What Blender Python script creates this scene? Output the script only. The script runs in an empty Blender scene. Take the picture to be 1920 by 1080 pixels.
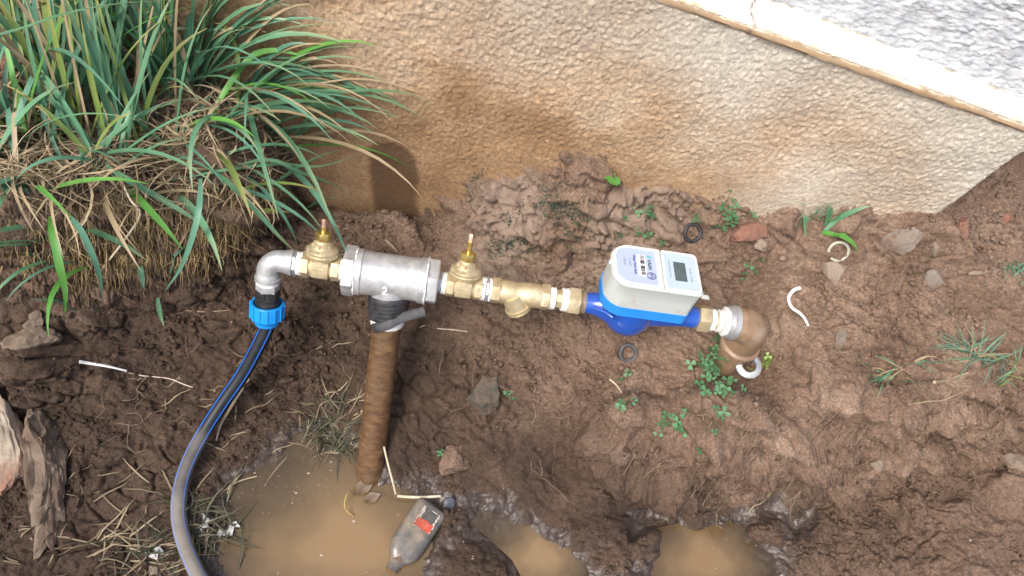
import bpy, bmesh, math, random
import numpy as np
from mathutils import Matrix, Vector, noise as mnoise

# ------------------------------------------------------------------ camera, sky, sun, exposure
PITCH, ROLL, CAM_H, FPX = 55.0, 17.0, 1.30, 1450.0
scene = bpy.context.scene
COL = scene.collection
_p, _r = math.radians(PITCH), math.radians(ROLL)
C0 = np.array([0, 0, CAM_H])
CF = np.array([0, math.cos(_p), -math.sin(_p)])
_R0 = np.array([1.0, 0, 0]); _U0 = np.cross(_R0, CF)
CR = math.cos(_r)*_R0 + math.sin(_r)*_U0
CU = math.cos(_r)*_U0 - math.sin(_r)*_R0
cd = bpy.data.cameras.new('camera'); cam = bpy.data.objects.new('camera', cd); COL.objects.link(cam)
cd.sensor_width = 36; cd.lens = 36*FPX/1920; cd.clip_start = 0.02; cd.clip_end = 200
cam.matrix_world = Matrix(((CR[0], CU[0], -CF[0], 0), (CR[1], CU[1], -CF[1], 0), (CR[2], CU[2], -CF[2], CAM_H), (0, 0, 0, 1)))
scene.camera = cam
SUN_EL, SUN_AZ = 53.0, 207.0      # azimuth from +Y clockwise: behind the photographer, a little to the left
w = bpy.data.worlds.new('World'); scene.world = w; w.use_nodes = True
wn = w.node_tree; wn.nodes.clear()
sky = wn.nodes.new('ShaderNodeTexSky'); sky.sky_type = 'NISHITA'; sky.sun_disc = False
sky.sun_elevation = math.radians(SUN_EL); sky.sun_rotation = math.radians(SUN_AZ)
sky.air_density = 1.0; sky.dust_density = 4.0; sky.ozone_density = 0.6
bg = wn.nodes.new('ShaderNodeBackground'); bg.inputs['Strength'].default_value = 0.13
wo = wn.nodes.new('ShaderNodeOutputWorld')
wn.links.new(sky.outputs[0], bg.inputs[0]); wn.links.new(bg.outputs[0], wo.inputs[0])
sl = bpy.data.lights.new('sun', 'SUN'); sl.energy = 1.9; sl.angle = math.radians(20); sl.color = (1, 0.96, 0.9)
so = bpy.data.objects.new('sun', sl); COL.objects.link(so)
_e, _a = math.radians(SUN_EL), math.radians(SUN_AZ)
sdir = Vector((math.sin(_a)*math.cos(_e), math.cos(_a)*math.cos(_e), math.sin(_e)))
so.rotation_euler = sdir.to_track_quat('Z', 'Y').to_euler(); so.location = sdir*5
scene.view_settings.view_transform = 'Standard'; scene.view_settings.look = 'None'
scene.view_settings.gamma = 1; scene.view_settings.use_curve_mapping = False
scene.view_settings.exposure = 0.80
scene.render.engine = 'CYCLES'

# ------------------------------------------------------------------ helpers
rng = np.random.default_rng(7); random.seed(7)
def ray(u, v): return CF + CR*(u-960)/FPX + CU*(540-v)/FPX
def atz(u, v, z):
    d = ray(u, v); return C0 + d*(z-CAM_H)/d[2]
def proj(P):
    d = np.asarray(P)-C0; k = d@CF
    return 960+FPX*(d@CR)/k, 540-FPX*(d@CU)/k, k
def sstep(a, b, x):
    t = np.clip((x-a)/(b-a), 0, 1); return t*t*(3-2*t)
def _hash(ix, iy, seed):
    h = (ix.astype(np.int64)*374761393 + iy.astype(np.int64)*668265263 + seed*1442695041) & 0xFFFFFFFF
    h = ((h ^ (h >> 13))*1274126177) & 0xFFFFFFFF
    return ((h ^ (h >> 16)) & 0xFFFFFF)/float(0xFFFFFF)
def perlin(x, y, seed=0):
    ix = np.floor(x); iy = np.floor(y); fx = x-ix; fy = y-iy
    ux = fx*fx*fx*(fx*(fx*6-15)+10); uy = fy*fy*fy*(fy*(fy*6-15)+10)
    def g(dx, dy):
        a = _hash(ix+dx, iy+dy, seed)*2*math.pi
        return np.cos(a)*(fx-dx) + np.sin(a)*(fy-dy)
    a = g(0, 0)*(1-ux)+g(1, 0)*ux; b = g(0, 1)*(1-ux)+g(1, 1)*ux
    return (a*(1-uy)+b*uy)*1.5
def fbm(x, y, octs=4, seed=0, gain=.5):
    s = 0; a = 1
    for i in range(octs):
        s = s + a*perlin(x*2**i, y*2**i, seed+i*17); a *= gain
    return s
def worley(x, y, seed=0):
    ix = np.floor(x); iy = np.floor(y)
    f1 = np.full(x.shape, 9.0); f2 = np.full(x.shape, 9.0); cid = np.zeros(x.shape)
    for dx in (-1, 0, 1):
        for dy in (-1, 0, 1):
            cx = ix+dx; cy = iy+dy
            d = np.hypot(cx+_hash(cx, cy, seed)-x, cy+_hash(cx, cy, seed+91)-y)
            n1 = d < f1
            f2 = np.where(n1, f1, np.minimum(f2, d))
            cid = np.where(n1, _hash(cx, cy, seed+173), cid)
            f1 = np.where(n1, d, f1)
    return f1, f2, cid

class NT:
    """small node-tree helper"""
    def __init__(s, name):
        s.m = bpy.data.materials.new(name); s.m.use_nodes = True
        s.t = s.m.node_tree; s.b = s.t.nodes['Principled BSDF']; s.out = s.t.nodes['Material Output']
    def n(s, typ, **kw):
        x = s.t.nodes.new(typ)
        for k, v in kw.items(): setattr(x, k, v)
        return x
    def l(s, a, b): s.t.links.new(a, b)
    def noise(s, scale, detail=4, rough=.55, coord='Object', dist=0):
        tc = s.n('ShaderNodeTexCoord'); t = s.n('ShaderNodeTexNoise')
        t.inputs['Scale'].default_value = scale; t.inputs['Detail'].default_value = detail
        t.inputs['Roughness'].default_value = rough; t.inputs['Distortion'].default_value = dist
        s.l(tc.outputs[coord], t.inputs['Vector']); return t.outputs['Fac']
    def ramp(s, fac, stops):
        r = s.n('ShaderNodeValToRGB'); e = r.color_ramp.elements
        while len(e) < len(stops): e.new(.5)
        for i, (p, c) in enumerate(stops):
            e[i].position = p; e[i].color = (c[0], c[1], c[2], 1) if not isinstance(c, (int, float)) else (c, c, c, 1)
        s.l(fac, r.inputs[0]); return r.outputs[0]
    def mix(s, fac, a, b, mode='MIX'):
        x = s.n('ShaderNodeMix', data_type='RGBA', blend_type=mode)
        for val, i in ((fac, 0), (a, 6), (b, 7)):
            if isinstance(val, bpy.types.NodeSocket): s.l(val, x.inputs[i])
            elif i == 0: x.inputs[0].default_value = val
            else: x.inputs[i].default_value = (*val[:3], 1)
        return x.outputs[2]
    def attr(s, name):
        a = s.n('ShaderNodeAttribute'); a.attribute_name = name; return a
    def math(s, op, a, b=0.0, clamp=False):
        x = s.n('ShaderNodeMath', operation=op, use_clamp=clamp)
        for i, val in enumerate((a, b)):
            if isinstance(val, bpy.types.NodeSocket): s.l(val, x.inputs[i])
            else: x.inputs[i].default_value = val
        return x.outputs[0]
    def bump(s, h, strength=.4, dist=.002, prev=None):
        b = s.n('ShaderNodeBump'); b.inputs['Strength'].default_value = strength; b.inputs['Distance'].default_value = dist
        s.l(h, b.inputs['Height'])
        if prev is not None: s.l(prev, b.inputs['Normal'])
        return b.outputs[0]
    def set(s, **kw):
        names = dict(col='Base Color', rough='Roughness', metal='Metallic', nrm='Normal', alpha='Alpha', spec='Specular IOR Level',
                     trans='Transmission Weight', ior='IOR', coat='Coat Weight', sheen='Sheen Weight')
        for k, v in kw.items():
            i = s.b.inputs[names[k]]
            if isinstance(v, bpy.types.NodeSocket): s.l(v, i)
            elif k == 'col': i.default_value = (*v[:3], 1)
            else: i.default_value = v
        return s.m

def simple(name, c1, c2=None, rough=.6, metal=0, scale=40, bump=0, bscale=None, bdist=.001, rvar=0, spec=.5, coat=0, detail=5):
    """two-tone noise material with optional bump and roughness variation"""
    t = NT(name); kw = dict(metal=metal, spec=spec, coat=coat)
    if c2 is None: kw['col'] = c1
    else: kw['col'] = t.ramp(t.noise(scale, detail), [(.35, c1), (.65, c2)])
    if rvar: kw['rough'] = t.ramp(t.noise(scale*1.7, 4), [(.3, max(0.02, rough-rvar)), (.7, min(1, rough+rvar))])
    else: kw['rough'] = rough
    if bump: kw['nrm'] = t.bump(t.noise(bscale or scale*4, 6, .6), bump, bdist)
    return t.set(**kw)

class MB:
    def __init__(s): s.v = []; s.f = []
    def add(s, v, f, M=None):
        o = len(s.v)
        if M is not None: v = [tuple((M @ Vector(p))) for p in v]
        s.v += [tuple(map(float, p)) for p in v]; s.f += [tuple(i+o for i in q) for q in f]
        return s
    def lathe(s, prof, n=28, axis='x', M=None, cap=(True, True), phase=0.0, off=(0, 0, 0), jit=0):
        vs = []; fs = []
        for (a, r) in prof:
            for k in range(n):
                th = phase+2*math.pi*k/n; c, q = r*math.cos(th), r*math.sin(th)
                p = (a, c, q) if axis == 'x' else ((c, q, a) if axis == 'z' else (c, a, q))
                vs.append(tuple(p[i]+off[i]+(random.uniform(-jit, jit) if jit else 0) for i in range(3)))
        m = len(prof)
        for i in range(m-1):
            for k in range(n):
                k2 = (k+1) % n; fs.append((i*n+k, i*n+k2, (i+1)*n+k2, (i+1)*n+k))
        if cap[0]: fs.append(tuple(reversed(range(n))))
        if cap[1]: fs.append(tuple((m-1)*n+k for k in range(n)))
        return s.add(vs, fs, M)
    def tube(s, path, rad, n=8, cap=True, M=None, ang=None, flat=None):
        """swept tube; ang=(a0,a1) sweeps only an arc (open strip); flat=(rx,ry) gives an elliptic section"""
        P = [Vector(p) for p in path]; m = len(P)
        if not hasattr(rad, '__len__'): rad = [rad]*m
        T = [(P[min(i+1, m-1)]-P[max(i-1, 0)]).normalized() for i in range(m)]
        up = Vector((0, 0, 1)) if abs(T[0].z) < .9 else Vector((0, 1, 0))
        N = (up - T[0]*up.dot(T[0])).normalized(); vs = []; fs = []
        full = ang is None
        for i in range(m):
            N = (N - T[i]*N.dot(T[i])).normalized(); B = T[i].cross(N)
            for k in range(n):
                th = 2*math.pi*k/n if full else ang[0]+(ang[1]-ang[0])*k/(n-1)
                a, b = (1, 1) if flat is None else flat
                vs.append(P[i]+(N*math.cos(th)*a+B*math.sin(th)*b)*rad[i])
        for i in range(m-1):
            for k in range(n if full else n-1):
                k2 = (k+1) % n; fs.append((i*n+k, i*n+k2, (i+1)*n+k2, (i+1)*n+k))
        if cap and full:
            fs.append(tuple(reversed(range(n)))); fs.append(tuple((m-1)*n+k for k in range(n)))
        return s.add([tuple(p) for p in vs], fs, M)
    def box(s, c, h, M=None):
        x, y, z = c; a, b, d = h
        vs = [(x+i*a, y+j*b, z+k*d) for i in (-1, 1) for j in (-1, 1) for k in (-1, 1)]
        return s.add(vs, [(0, 1, 3, 2), (4, 6, 7, 5), (0, 4, 5, 1), (2, 3, 7, 6), (0, 2, 6, 4), (1, 5, 7, 3)], M)
    def build(s, name, mat, parent=None, smooth=30, bevel=0, kind=None, attrs=None):
        me = bpy.data.meshes.new(name); me.from_pydata(s.v, [], s.f); me.update()
        if bevel:
            bm = bmesh.new(); bm.from_mesh(me)
            es = [e for e in bm.edges if len(e.link_faces) == 2 and e.calc_face_angle(0) > .5]
            bmesh.ops.bevel(bm, geom=es, offset=bevel, segments=2, profile=.6, affect='EDGES', clamp_overlap=True)
            bm.to_mesh(me); bm.free()
        return link(name, me, mat, parent, smooth, kind, attrs)

def link(name, me, mat, parent=None, smooth=30, kind=None, attrs=None):
    if smooth:
        me.polygons.foreach_set('use_smooth', np.ones(len(me.polygons), bool))
        if smooth < 180: me.set_sharp_from_angle(angle=math.radians(smooth))
    if attrs:
        for k, arr in attrs.items():
            a = me.attributes.new(k, 'FLOAT', 'POINT'); a.data.foreach_set('value', np.asarray(arr, np.float32))
    if mat and not me.materials: me.materials.append(mat)
    o = bpy.data.objects.new(name, me); COL.objects.link(o)
    if parent is not None: o.parent = parent
    if kind: o['kind'] = kind
    return o
def tag(o, label, cat, group=None, kind=None):
    o['label'] = label
    if cat: o['category'] = cat
    if group: o['group'] = group
    if kind: o['kind'] = kind
    return o
def thing(name, label, cat, M=None, group=None):
    o = bpy.data.objects.new(name, None); COL.objects.link(o); o.empty_display_size = .02
    if M is not None: o.matrix_world = M
    return tag(o, label, cat, group)
def frame(o, x, y, z):
    return Matrix(((x[0], y[0], z[0], o[0]), (x[1], y[1], z[1], o[1]), (x[2], y[2], z[2], o[2]), (0, 0, 0, 1)))
def grid_mesh(name, X, Y, Z):
    ny, nx = X.shape
    co = np.stack([X, Y, Z], -1).reshape(-1, 3).astype(np.float32)
    i = np.arange(ny*nx).reshape(ny, nx)
    q = np.stack([i[:-1, :-1], i[:-1, 1:], i[1:, 1:], i[1:, :-1]], -1).reshape(-1, 4).astype(np.int32)
    me = bpy.data.meshes.new(name)
    me.vertices.add(len(co)); me.vertices.foreach_set('co', co.ravel())
    me.loops.add(q.size); me.loops.foreach_set('vertex_index', q.ravel())
    me.polygons.add(len(q)); me.polygons.foreach_set('loop_start', np.arange(0, q.size, 4, dtype=np.int32))
    me.update(calc_edges=True); return me

# ------------------------------------------------------------------ ground: a heightfield in metres; puddle level is z = 0
CTRL = [  # pixel of a visible point of the ground, and its height
 (1850,400,.385),(1919,310,.37),(1919,420,.375),(640,420,.175),(740,440,.19),(860,450,.205),(1000,450,.228),(1150,450,.25),(1300,445,.285),(1450,460,.30),(1600,500,.315),(1780,520,.335),
 (560,520,.135),(620,590,.088),(760,545,.152),(860,560,.168),(950,630,.142),(1080,620,.172),(1200,640,.182),(1310,650,.195),(1355,715,.165),(1500,620,.26),(1650,640,.28),(1850,620,.31),
 (600,690,.05),(760,700,.075),(860,700,.1),(1000,720,.115),(1120,720,.155),(1180,700,.17),(1450,760,.205),(1650,720,.235),(1880,670,.285),(1240,760,.172),
 (640,790,.02),(780,800,.045),(900,830,.05),(1050,830,.07),(1100,850,.075),
 (1130,940,.03),(1300,965,.018),(1430,985,.02),(1600,940,.042),(1750,920,.064),(1900,890,.092),(1500,1010,.02),(1600,1050,.035),(1900,1000,.07),(1900,1075,.065),(1750,1000,.055),
 (700,880,.004),(800,925,.006),(850,980,.012),(900,1050,.02),(1000,960,.02),(1090,1000,.02),(1130,1060,.012),(1040,920,.03),(1000,1030,-.016),(915,985,-.016),(1060,1065,-.022),(960,1005,-.014),
 (1220,1020,.002),(1340,984,.004),(1440,1030,.004),(1320,1040,-.04),(1250,1060,-.025),(1400,1065,-.03),(1330,1005,-.018),
 (540,960,-.055),(640,1000,-.05),(700,960,-.03),(720,1060,-.04),(600,900,-.035),(480,900,-.02),(460,1000,-.03),(540,820,.003),(600,850,-.02),(640,880,-.028),(470,850,.012),(395,890,.014),(385,960,.01),(390,1040,.006),
 (330,1000,.016),(250,980,.03),(120,1060,.035),(20,1060,.04),(200,860,.05),(100,760,.065),(300,760,.048),(420,700,.055),(200,660,.085),(100,650,.11),(400,610,.095),(300,640,.085),(490,570,.12),
 (30,660,.14),(20,720,.1),
 (100,200,.38),(300,120,.39),(0,0,.40),(480,100,.36),(550,150,.31),(300,280,.345),(100,320,.345),
]
def _poly(pts, n):
    p = np.array(pts, float); d = np.r_[0, np.cumsum(np.hypot(*np.diff(p[:, :2], axis=0).T))]; q = np.linspace(0, d[-1], n)
    return [tuple(np.interp(q, d, p[:, k])[i] for k in range(3)) for i in range(n)]
CTRL += _poly([(-60,420,.32),(60,405,.32),(140,392,.318),(280,362,.315),(420,352,.30),(490,325,.275),(528,285,.27)], 16)     # brink of the turf
CTRL += _poly([(-60,540,.20),(60,570,.165),(160,575,.135),(300,540,.135),(420,500,.15),(500,450,.165),(545,390,.178)], 16)   # foot of the root face
CTRL += _poly([(1160,800,.162),(1220,818,.172),(1300,828,.184),(1400,834,.192),(1480,822,.198),(1550,811,.203),(1700,788,.216),(1850,750,.240),(1960,728,.256)], 18)   # lip of the right-hand bank
CTRL += _poly([(1160,905,.045),(1220,925,.030),(1300,938,.022),(1400,945,.024),(1480,925,.032),(1550,902,.048),(1700,876,.070),(1850,838,.100),(1960,812,.118)], 18)   # its foot
CTRL += _poly([(150,1230,.035),(450,1215,.03),(700,1230,.028),(1000,1205,.03),(1300,1205,.03),(1600,1190,.045),(1900,1190,.07)], 16)   # mud closing the puddles on the near side
WA, WC = atz(600, 345, .20), atz(1750, 420, .40)      # line of the wall
WE = np.array([WC[0]-WA[0], WC[1]-WA[1]]); WL = np.hypot(*WE); WE = WE/WL; WN = np.array([WE[1], -WE[0]])   # WN points to the camera side
def wp(s, z, d=0.0): return (WA[0]+WE[0]*s+WN[0]*d, WA[1]+WE[1]*s+WN[1]*d, z)
def wall_hit(u, v, d=0.0):
    r_ = ray(u, v); n = np.array([WN[0], WN[1], 0]); o = np.array(wp(0, 0, d))
    tt = ((o-C0)@n)/(r_@n); P = C0+tt*r_; return (P-np.array(wp(0, 0, 0)))[:2]@WE, P[2]
for q in _poly([(540,338,0),(600,350,0),(700,368,0),(760,378,0),(830,390,0),(875,352,0),(930,336,0),(1000,326,0),(1090,332,0),(1160,362,0),(1220,384,0),(1400,402,0),(1600,418,0),(1745,424,0)], 30):
    CTRL.append((q[0], q[1], wall_hit(q[0], q[1], .004)[1]))
CP = np.array([atz(*c) for c in CTRL])
ring = [(-2.2,.4,.35),(-2.2,1.6,.42),(-1.2,2.2,.42),(0,2.4,.42),(1.2,2.4,.42),(2.4,1.8,.42),(2.4,.6,.3),(2.2,-.4,.15),(1,-.6,.09),(0,-.6,.06),(-1,-.5,.1),(-1.8,-.4,.2),
        (0,1.5,.36),(.6,1.7,.4),(-.5,1.4,.38),(1.3,1.2,.37),(-3.6,-2,.3),(3.6,-2,.2),(3.6,3.6,.42),(-3.6,3.6,.42)]
CP = np.vstack([CP, np.array(ring)])
def _tps(r2): return np.where(r2 > 1e-12, r2*np.log(np.maximum(r2, 1e-12)), 0)
def tps_fit(P, lam=2e-4):
    n = len(P); A = np.zeros((n+3, n+3)); d = ((P[:, None, :2]-P[None, :, :2])**2).sum(-1)
    A[:n, :n] = _tps(d)+lam*np.eye(n); A[:n, n] = 1; A[:n, n+1:] = P[:, :2]; A[n:, :n] = A[:n, n:].T
    return np.linalg.solve(A, np.r_[P[:, 2], 0, 0, 0])
TW = tps_fit(CP)
def tps(x, y):
    s = TW[-3]+TW[-2]*x+TW[-1]*y
    for i in range(len(CP)): s = s+TW[i]*_tps((x-CP[i, 0])**2+(y-CP[i, 1])**2)
    return s
def axis_pts(a, b, step, far):
    core = np.arange(a, b+step/2, step); o = []; d = step
    x = 0
    while x < far: d *= 1.18; x += d; o.append(x)
    return np.r_[a-np.array(o[::-1]), core, b+np.array(o)]
gx = axis_pts(-1.0, 1.16, .0024, 6.0); gy = axis_pts(.06, 1.36, .0024, 6.0)
# smooth base surface on a coarse grid, then interpolated
cx = np.r_[np.linspace(-8, -1.3, 20)[:-1], np.arange(-1.3, 1.4, .012), np.linspace(1.4, 8, 20)]
cy = np.r_[np.linspace(-7, -.2, 20)[:-1], np.arange(-.2, 1.6, .012), np.linspace(1.6, 8, 20)]
CXg, CYg = np.meshgrid(cx, cy); B = np.clip(tps(CXg, CYg), -.07, .45)
def interp(xa, ya, Z, x, y):
    i = np.clip(np.searchsorted(xa, x)-1, 0, len(xa)-2); j = np.clip(np.searchsorted(ya, y)-1, 0, len(ya)-2)
    a = np.clip((x-xa[i])/(xa[i+1]-xa[i]), 0, 1); b = np.clip((y-ya[j])/(ya[j+1]-ya[j]), 0, 1)
    return (Z[j, i]*(1-a)+Z[j, i+1]*a)*(1-b)+(Z[j+1, i]*(1-a)+Z[j+1, i+1]*a)*b
GX, GY = np.meshgrid(gx, gy)
GZ = interp(cx, cy, B, GX, GY)
def wall_sd(x, y):
    dx, dy = x-WA[0], y-WA[1]; return dx*WE[0]+dy*WE[1], dx*WN[0]+dy*WN[1]
WS, WD = wall_sd(GX, GY)
z0 = GZ.copy()
zy_, zx_ = np.gradient(z0, gy, gx); NZ = 1/np.sqrt(1+zx_**2+zy_**2); NX, NY = -zx_*NZ, -zy_*NZ
AX = GX+.55*z0; AY = GY+1.25*z0             # unrolled coordinates, so that the grain does not stretch down the banks
wx = AX+.02*perlin(AX*9, AY*9, 5)+.005*perlin(AX*33, AY*33, 55); wy = AY+.02*perlin(AX*9+40, AY*9, 6)+.005*perlin(AX*33+9, AY*33, 56)
wetz = 1-sstep(.0, .05, z0)                 # close to the water
calm = 1-.75*wetz
crumb = sstep(-.3, .35, fbm(AX*4.2, AY*4.2, 3, 31))
steep = 1-sstep(.55, .88, NZ)
def facets(x, y, seed, ew=.12):
    f1, f2, cid = worley(x, y, seed); return (cid-.5)*sstep(0, ew, f2-f1)+.55*(.6-f1)
D = calm*(.014*fbm(wx*7, wy*7, 3, 11)+.011*np.abs(fbm(wx*19, wy*19, 3, 12))*(1+1.2*steep))
D += calm*.016*facets(wx*15, wy*15, 3, .25)*(sstep(.1, .5, fbm(AX*3+9, AY*3, 2, 44)+.2)*.7+steep*.9)
D += calm*.0085*facets(wx*36, wy*36, 4)*(.25+.75*crumb)
D += calm*.0052*facets(wx*74, wy*74, 6)*(.3+.7*crumb)
D += calm*.0036*facets(AX*135+.4*perlin(AX*80, AY*80, 77), AY*135, 8)*(.4+.6*crumb)
D += .0026*fbm(AX*75, AY*75, 3, 21, .6)*(.35+.65*calm)
shore = np.exp(-((z0-.004)/.022)**2)
D += shore*(.0075*fbm(GX*22, GY*22, 4, 93, .6)+.0045*facets(wx*60, wy*60, 95))
f1, f2, cid = worley(wx*24+2, wy*24, 34)
D += calm*.010*(sstep(0, .13, f2-f1)-1)*sstep(.1, .4, fbm(AX*3.7+5, AY*3.7, 3, 47))
# undercut and lumps along the right-hand bank
fp = np.array([atz(*q)[:2] for q in [(1170,905,.045),(1220,925,.030),(1300,938,.022),(1400,948,.024),(1480,925,.032),(1550,902,.048),(1700,876,.070),(1850,838,.100),(1960,812,.118)]])
fd = np.full(GX.shape, 9.0)
jx = GX+.018*perlin(GX*14, GY*14, 141); jy = GY+.022*perlin(GX*14+7, GY*14, 142)
for p, q in zip(fp[:-1], fp[1:]):
    e = q-p; tt = np.clip(((jx-p[0])*e[0]+(jy-p[1])*e[1])/(e@e), 0, 1); fd = np.minimum(fd, np.hypot(jx-p[0]-tt*e[0], jy-p[1]-tt*e[1]))
D -= .030*np.exp(-(fd/.018)**2)*sstep(-.35, .3, fbm(GX*8, GY*8, 2, 143))
D += .030*np.exp(-((fd-.06)/.035)**2)*(fbm(wx*13, wy*13, 3, 144)+.25)
lp = np.array([atz(*q)[:2] for q in [(1150,812,.158),(1220,845,.165),(1300,868,.17),(1400,880,.172),(1480,866,.18),(1550,850,.186),(1700,822,.20),(1850,785,.225),(1960,760,.24)]])
ld = np.full(GX.shape, 9.0)
for p, q in zip(lp[:-1], lp[1:]):
    e = q-p; tt = np.clip(((jx-p[0])*e[0]+(jy-p[1])*e[1])/(e@e), 0, 1); ld = np.minimum(ld, np.hypot(jx-p[0]-tt*e[0], jy-p[1]-tt*e[1]))
D += .026*np.exp(-(ld/.026)**2)*(.7+1.1*fbm(wx*9, wy*9, 2, 147))
# drying cracks on the shelf by the wall
f1, f2, cid = worley(wx*13+3*perlin(AX*6, AY*6, 2)*.3, wy*13, 61)
shelf = sstep(-.02, .05, fbm(GX*3.3, GY*3.3, 2, 51)+.25)*sstep(.19, .23, z0)*(1-sstep(.0, .3, WD-.22))
D -= .011*(1-sstep(0, .05, f2-f1))*shelf
D += .012*np.exp(-(WD/.03)**2)*sstep(.28, .4, WS)*(.4+.9*fbm(GX*14, GY*14, 2, 72))
gap = .06*np.exp(-((WD-.012)/.016)**2)*sstep(-.12, .02, WS)*(1-sstep(.17, .27, WS))    # the earth has shrunk away from the wall foot
GZ = z0+D/np.maximum(NZ, .4)-gap
ground_me = grid_mesh('ground', GX+NX*D, GY+NY*D, z0+NZ*D-gap)
def gz(x, y): return interp(gx, gy, GZ, np.asarray(x, float), np.asarray(y, float))
def hit(u, v):
    """where the sight line through a pixel meets the ground (used to set things down on it)"""
    d = ray(u, v); t = np.linspace(.55, 2.4, 700); P = C0[None]+t[:, None]*d[None]
    h = P[:, 2]-gz(P[:, 0], P[:, 1]); k = np.argmax(h < 0)
    if h[k] >= 0: k = len(t)-1
    a = h[k-1]/(h[k-1]-h[k]+1e-9); return P[k-1]*(1-a)+P[k]*a
def gnormal(p, e=.02):
    x, y = p[0], p[1]
    n = Vector((float(gz(x-e, y)-gz(x+e, y)), float(gz(x, y-e)-gz(x, y+e)), 2*e)); return n.normalized()
damp_shade = np.clip(1-sstep(.03, .24, z0+.05*fbm(GX*5, GY*5, 3, 81)+.11*sstep(.1, .75, GX)-.05*(1-sstep(-.35, 0, GX))), 0, 1)  # damp soil low down, plus the pit's shade painted into the same mask
wet = np.clip(1-sstep(.003, .020, GZ+.006*fbm(GX*30, GY*30, 3, 82)), 0, 1)*(1-sstep(.02, .034, z0))
t = NT('mud')
dry = t.ramp(t.noise(9, 8, .6), [(.28, (.178, .110, .073)), (.5, (.272, .177, .122)), (.74, (.40, .283, .205))])
dmp = t.ramp(t.noise(11, 8, .6), [(.3, (.054, .031, .019)), (.55, (.090, .054, .034)), (.75, (.138, .088, .058))])
c = t.mix(t.attr('damp_shade').outputs['Fac'], dry, dmp)
gr = t.ramp(t.noise(210, 4, .75), [(.38, .66), (.53, 1.0), (.68, 1.4)])
c = t.mix(1.0, c, gr, 'MULTIPLY')
lime = t.ramp(t.noise(31, 5, .7), [(.64, 0.0), (.74, 1.0)])
c = t.mix(t.math('MULTIPLY', lime, .35), c, (.36, .27, .2))
c = t.mix(t.math('MULTIPLY', t.attr('pale').outputs['Fac'], .75), c, (.40, .305, .235))
c = t.mix(t.math('MULTIPLY', t.attr('wet').outputs['Fac'], .8), c, (.085, .062, .052))
ro = t.math('SUBTRACT', .93, t.math('MULTIPLY', t.attr('wet').outputs['Fac'], .62))
ro = t.math('SUBTRACT', ro, t.math('MULTIPLY', t.attr('damp_shade').outputs['Fac'], .12))
tcv = t.n('ShaderNodeTexCoord'); vo = t.n('ShaderNodeTexVoronoi'); vo.inputs['Scale'].default_value = 210; t.l(tcv.outputs['Object'], vo.inputs['Vector'])
b0 = t.bump(t.math('SUBTRACT', 1.0, vo.outputs['Distance']), .5, .003)
b1 = t.bump(t.noise(130, 8, .72), .9, .006, b0); b2 = t.bump(t.noise(480, 4, .7), .8, .003, b1)
M_MUD = t.set(col=c, rough=ro, nrm=b2, spec=.45, coat=t.math('MULTIPLY', t.attr('wet').outputs['Fac'], .9))
t.b.inputs['Coat Roughness'].default_value = .16; t.l(t.bump(t.noise(60, 5, .6), .8, .006), t.b.inputs['Coat Normal'])
pale = np.exp(-((WD-.03)/.09)**2)*sstep(.22, .34, WS)*(1-sstep(.55, .8, WS))*sstep(-.5, .3, fbm(GX*9, GY*9, 3, 151))
ground = link('ground', ground_me, M_MUD, smooth=180, kind='structure', attrs=dict(damp_shade=damp_shade.ravel(), wet=wet.ravel(), pale=pale.ravel()))
ground['label'] = 'bare brown muddy earth with a dug pit under the pipes'

# ------------------------------------------------------------------ puddles
t = NT('muddy_water')
tc = t.n('ShaderNodeTexCoord'); ln = t.n('ShaderNodeVectorMath', operation='LENGTH'); t.l(tc.outputs['Object'], ln.inputs[0])
r = t.math('ADD', t.math('MULTIPLY', ln.outputs['Value'], 3.9), t.math('MULTIPLY', t.math('SUBTRACT', t.noise(7, 4), .5), .9))
silt = t.ramp(r, [(.15, (.235, .150, .072)), (.45, (.145, .095, .046)), (.9, (.078, .054, .029))])
al = t.ramp(r, [(.2, .96), (.5, .86), (.9, .5)])
M_WATER = t.set(col=silt, rough=.04, alpha=al, nrm=t.bump(t.noise(14, 2), .05, .003), spec=.8)
def puddle(name, label, c, outline, k=1.0):
    P = [atz(u, v, 0) for u, v in outline]; o = atz(*c, 0); mb = MB()
    vs = [((p[0]-o[0])*k, (p[1]-o[1])*k, 0) for p in P]
    mb.add(vs, [tuple(range(len(vs)))])
    ob = mb.build(name, M_WATER, smooth=0, kind='structure'); ob.location = o; ob.scale = (1/k, 1/k, 1/k); ob['label'] = label
puddle('puddle', 'brown muddy puddle round the foot of the rusty standpipe', (640, 1040), [(380,1180),(375,1000),(370,880),(440,830),(520,780),(640,800),(730,860),(800,915),(850,960),(862,1040),(880,1180)])
puddle('puddle', 'narrow strip of muddy water between trodden mud ridges', (1010, 1050), [(868,965),(900,955),(980,975),(1060,1000),(1120,1070),(1150,1180),(1030,1180),(960,1050)], 2.4)
puddle('puddle', 'tan puddle under the foot of the crumbling bank', (1320, 1060), [(1140,1180),(1150,1040),(1230,990),(1340,965),(1450,1010),(1470,1180)], 1.7)
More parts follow.
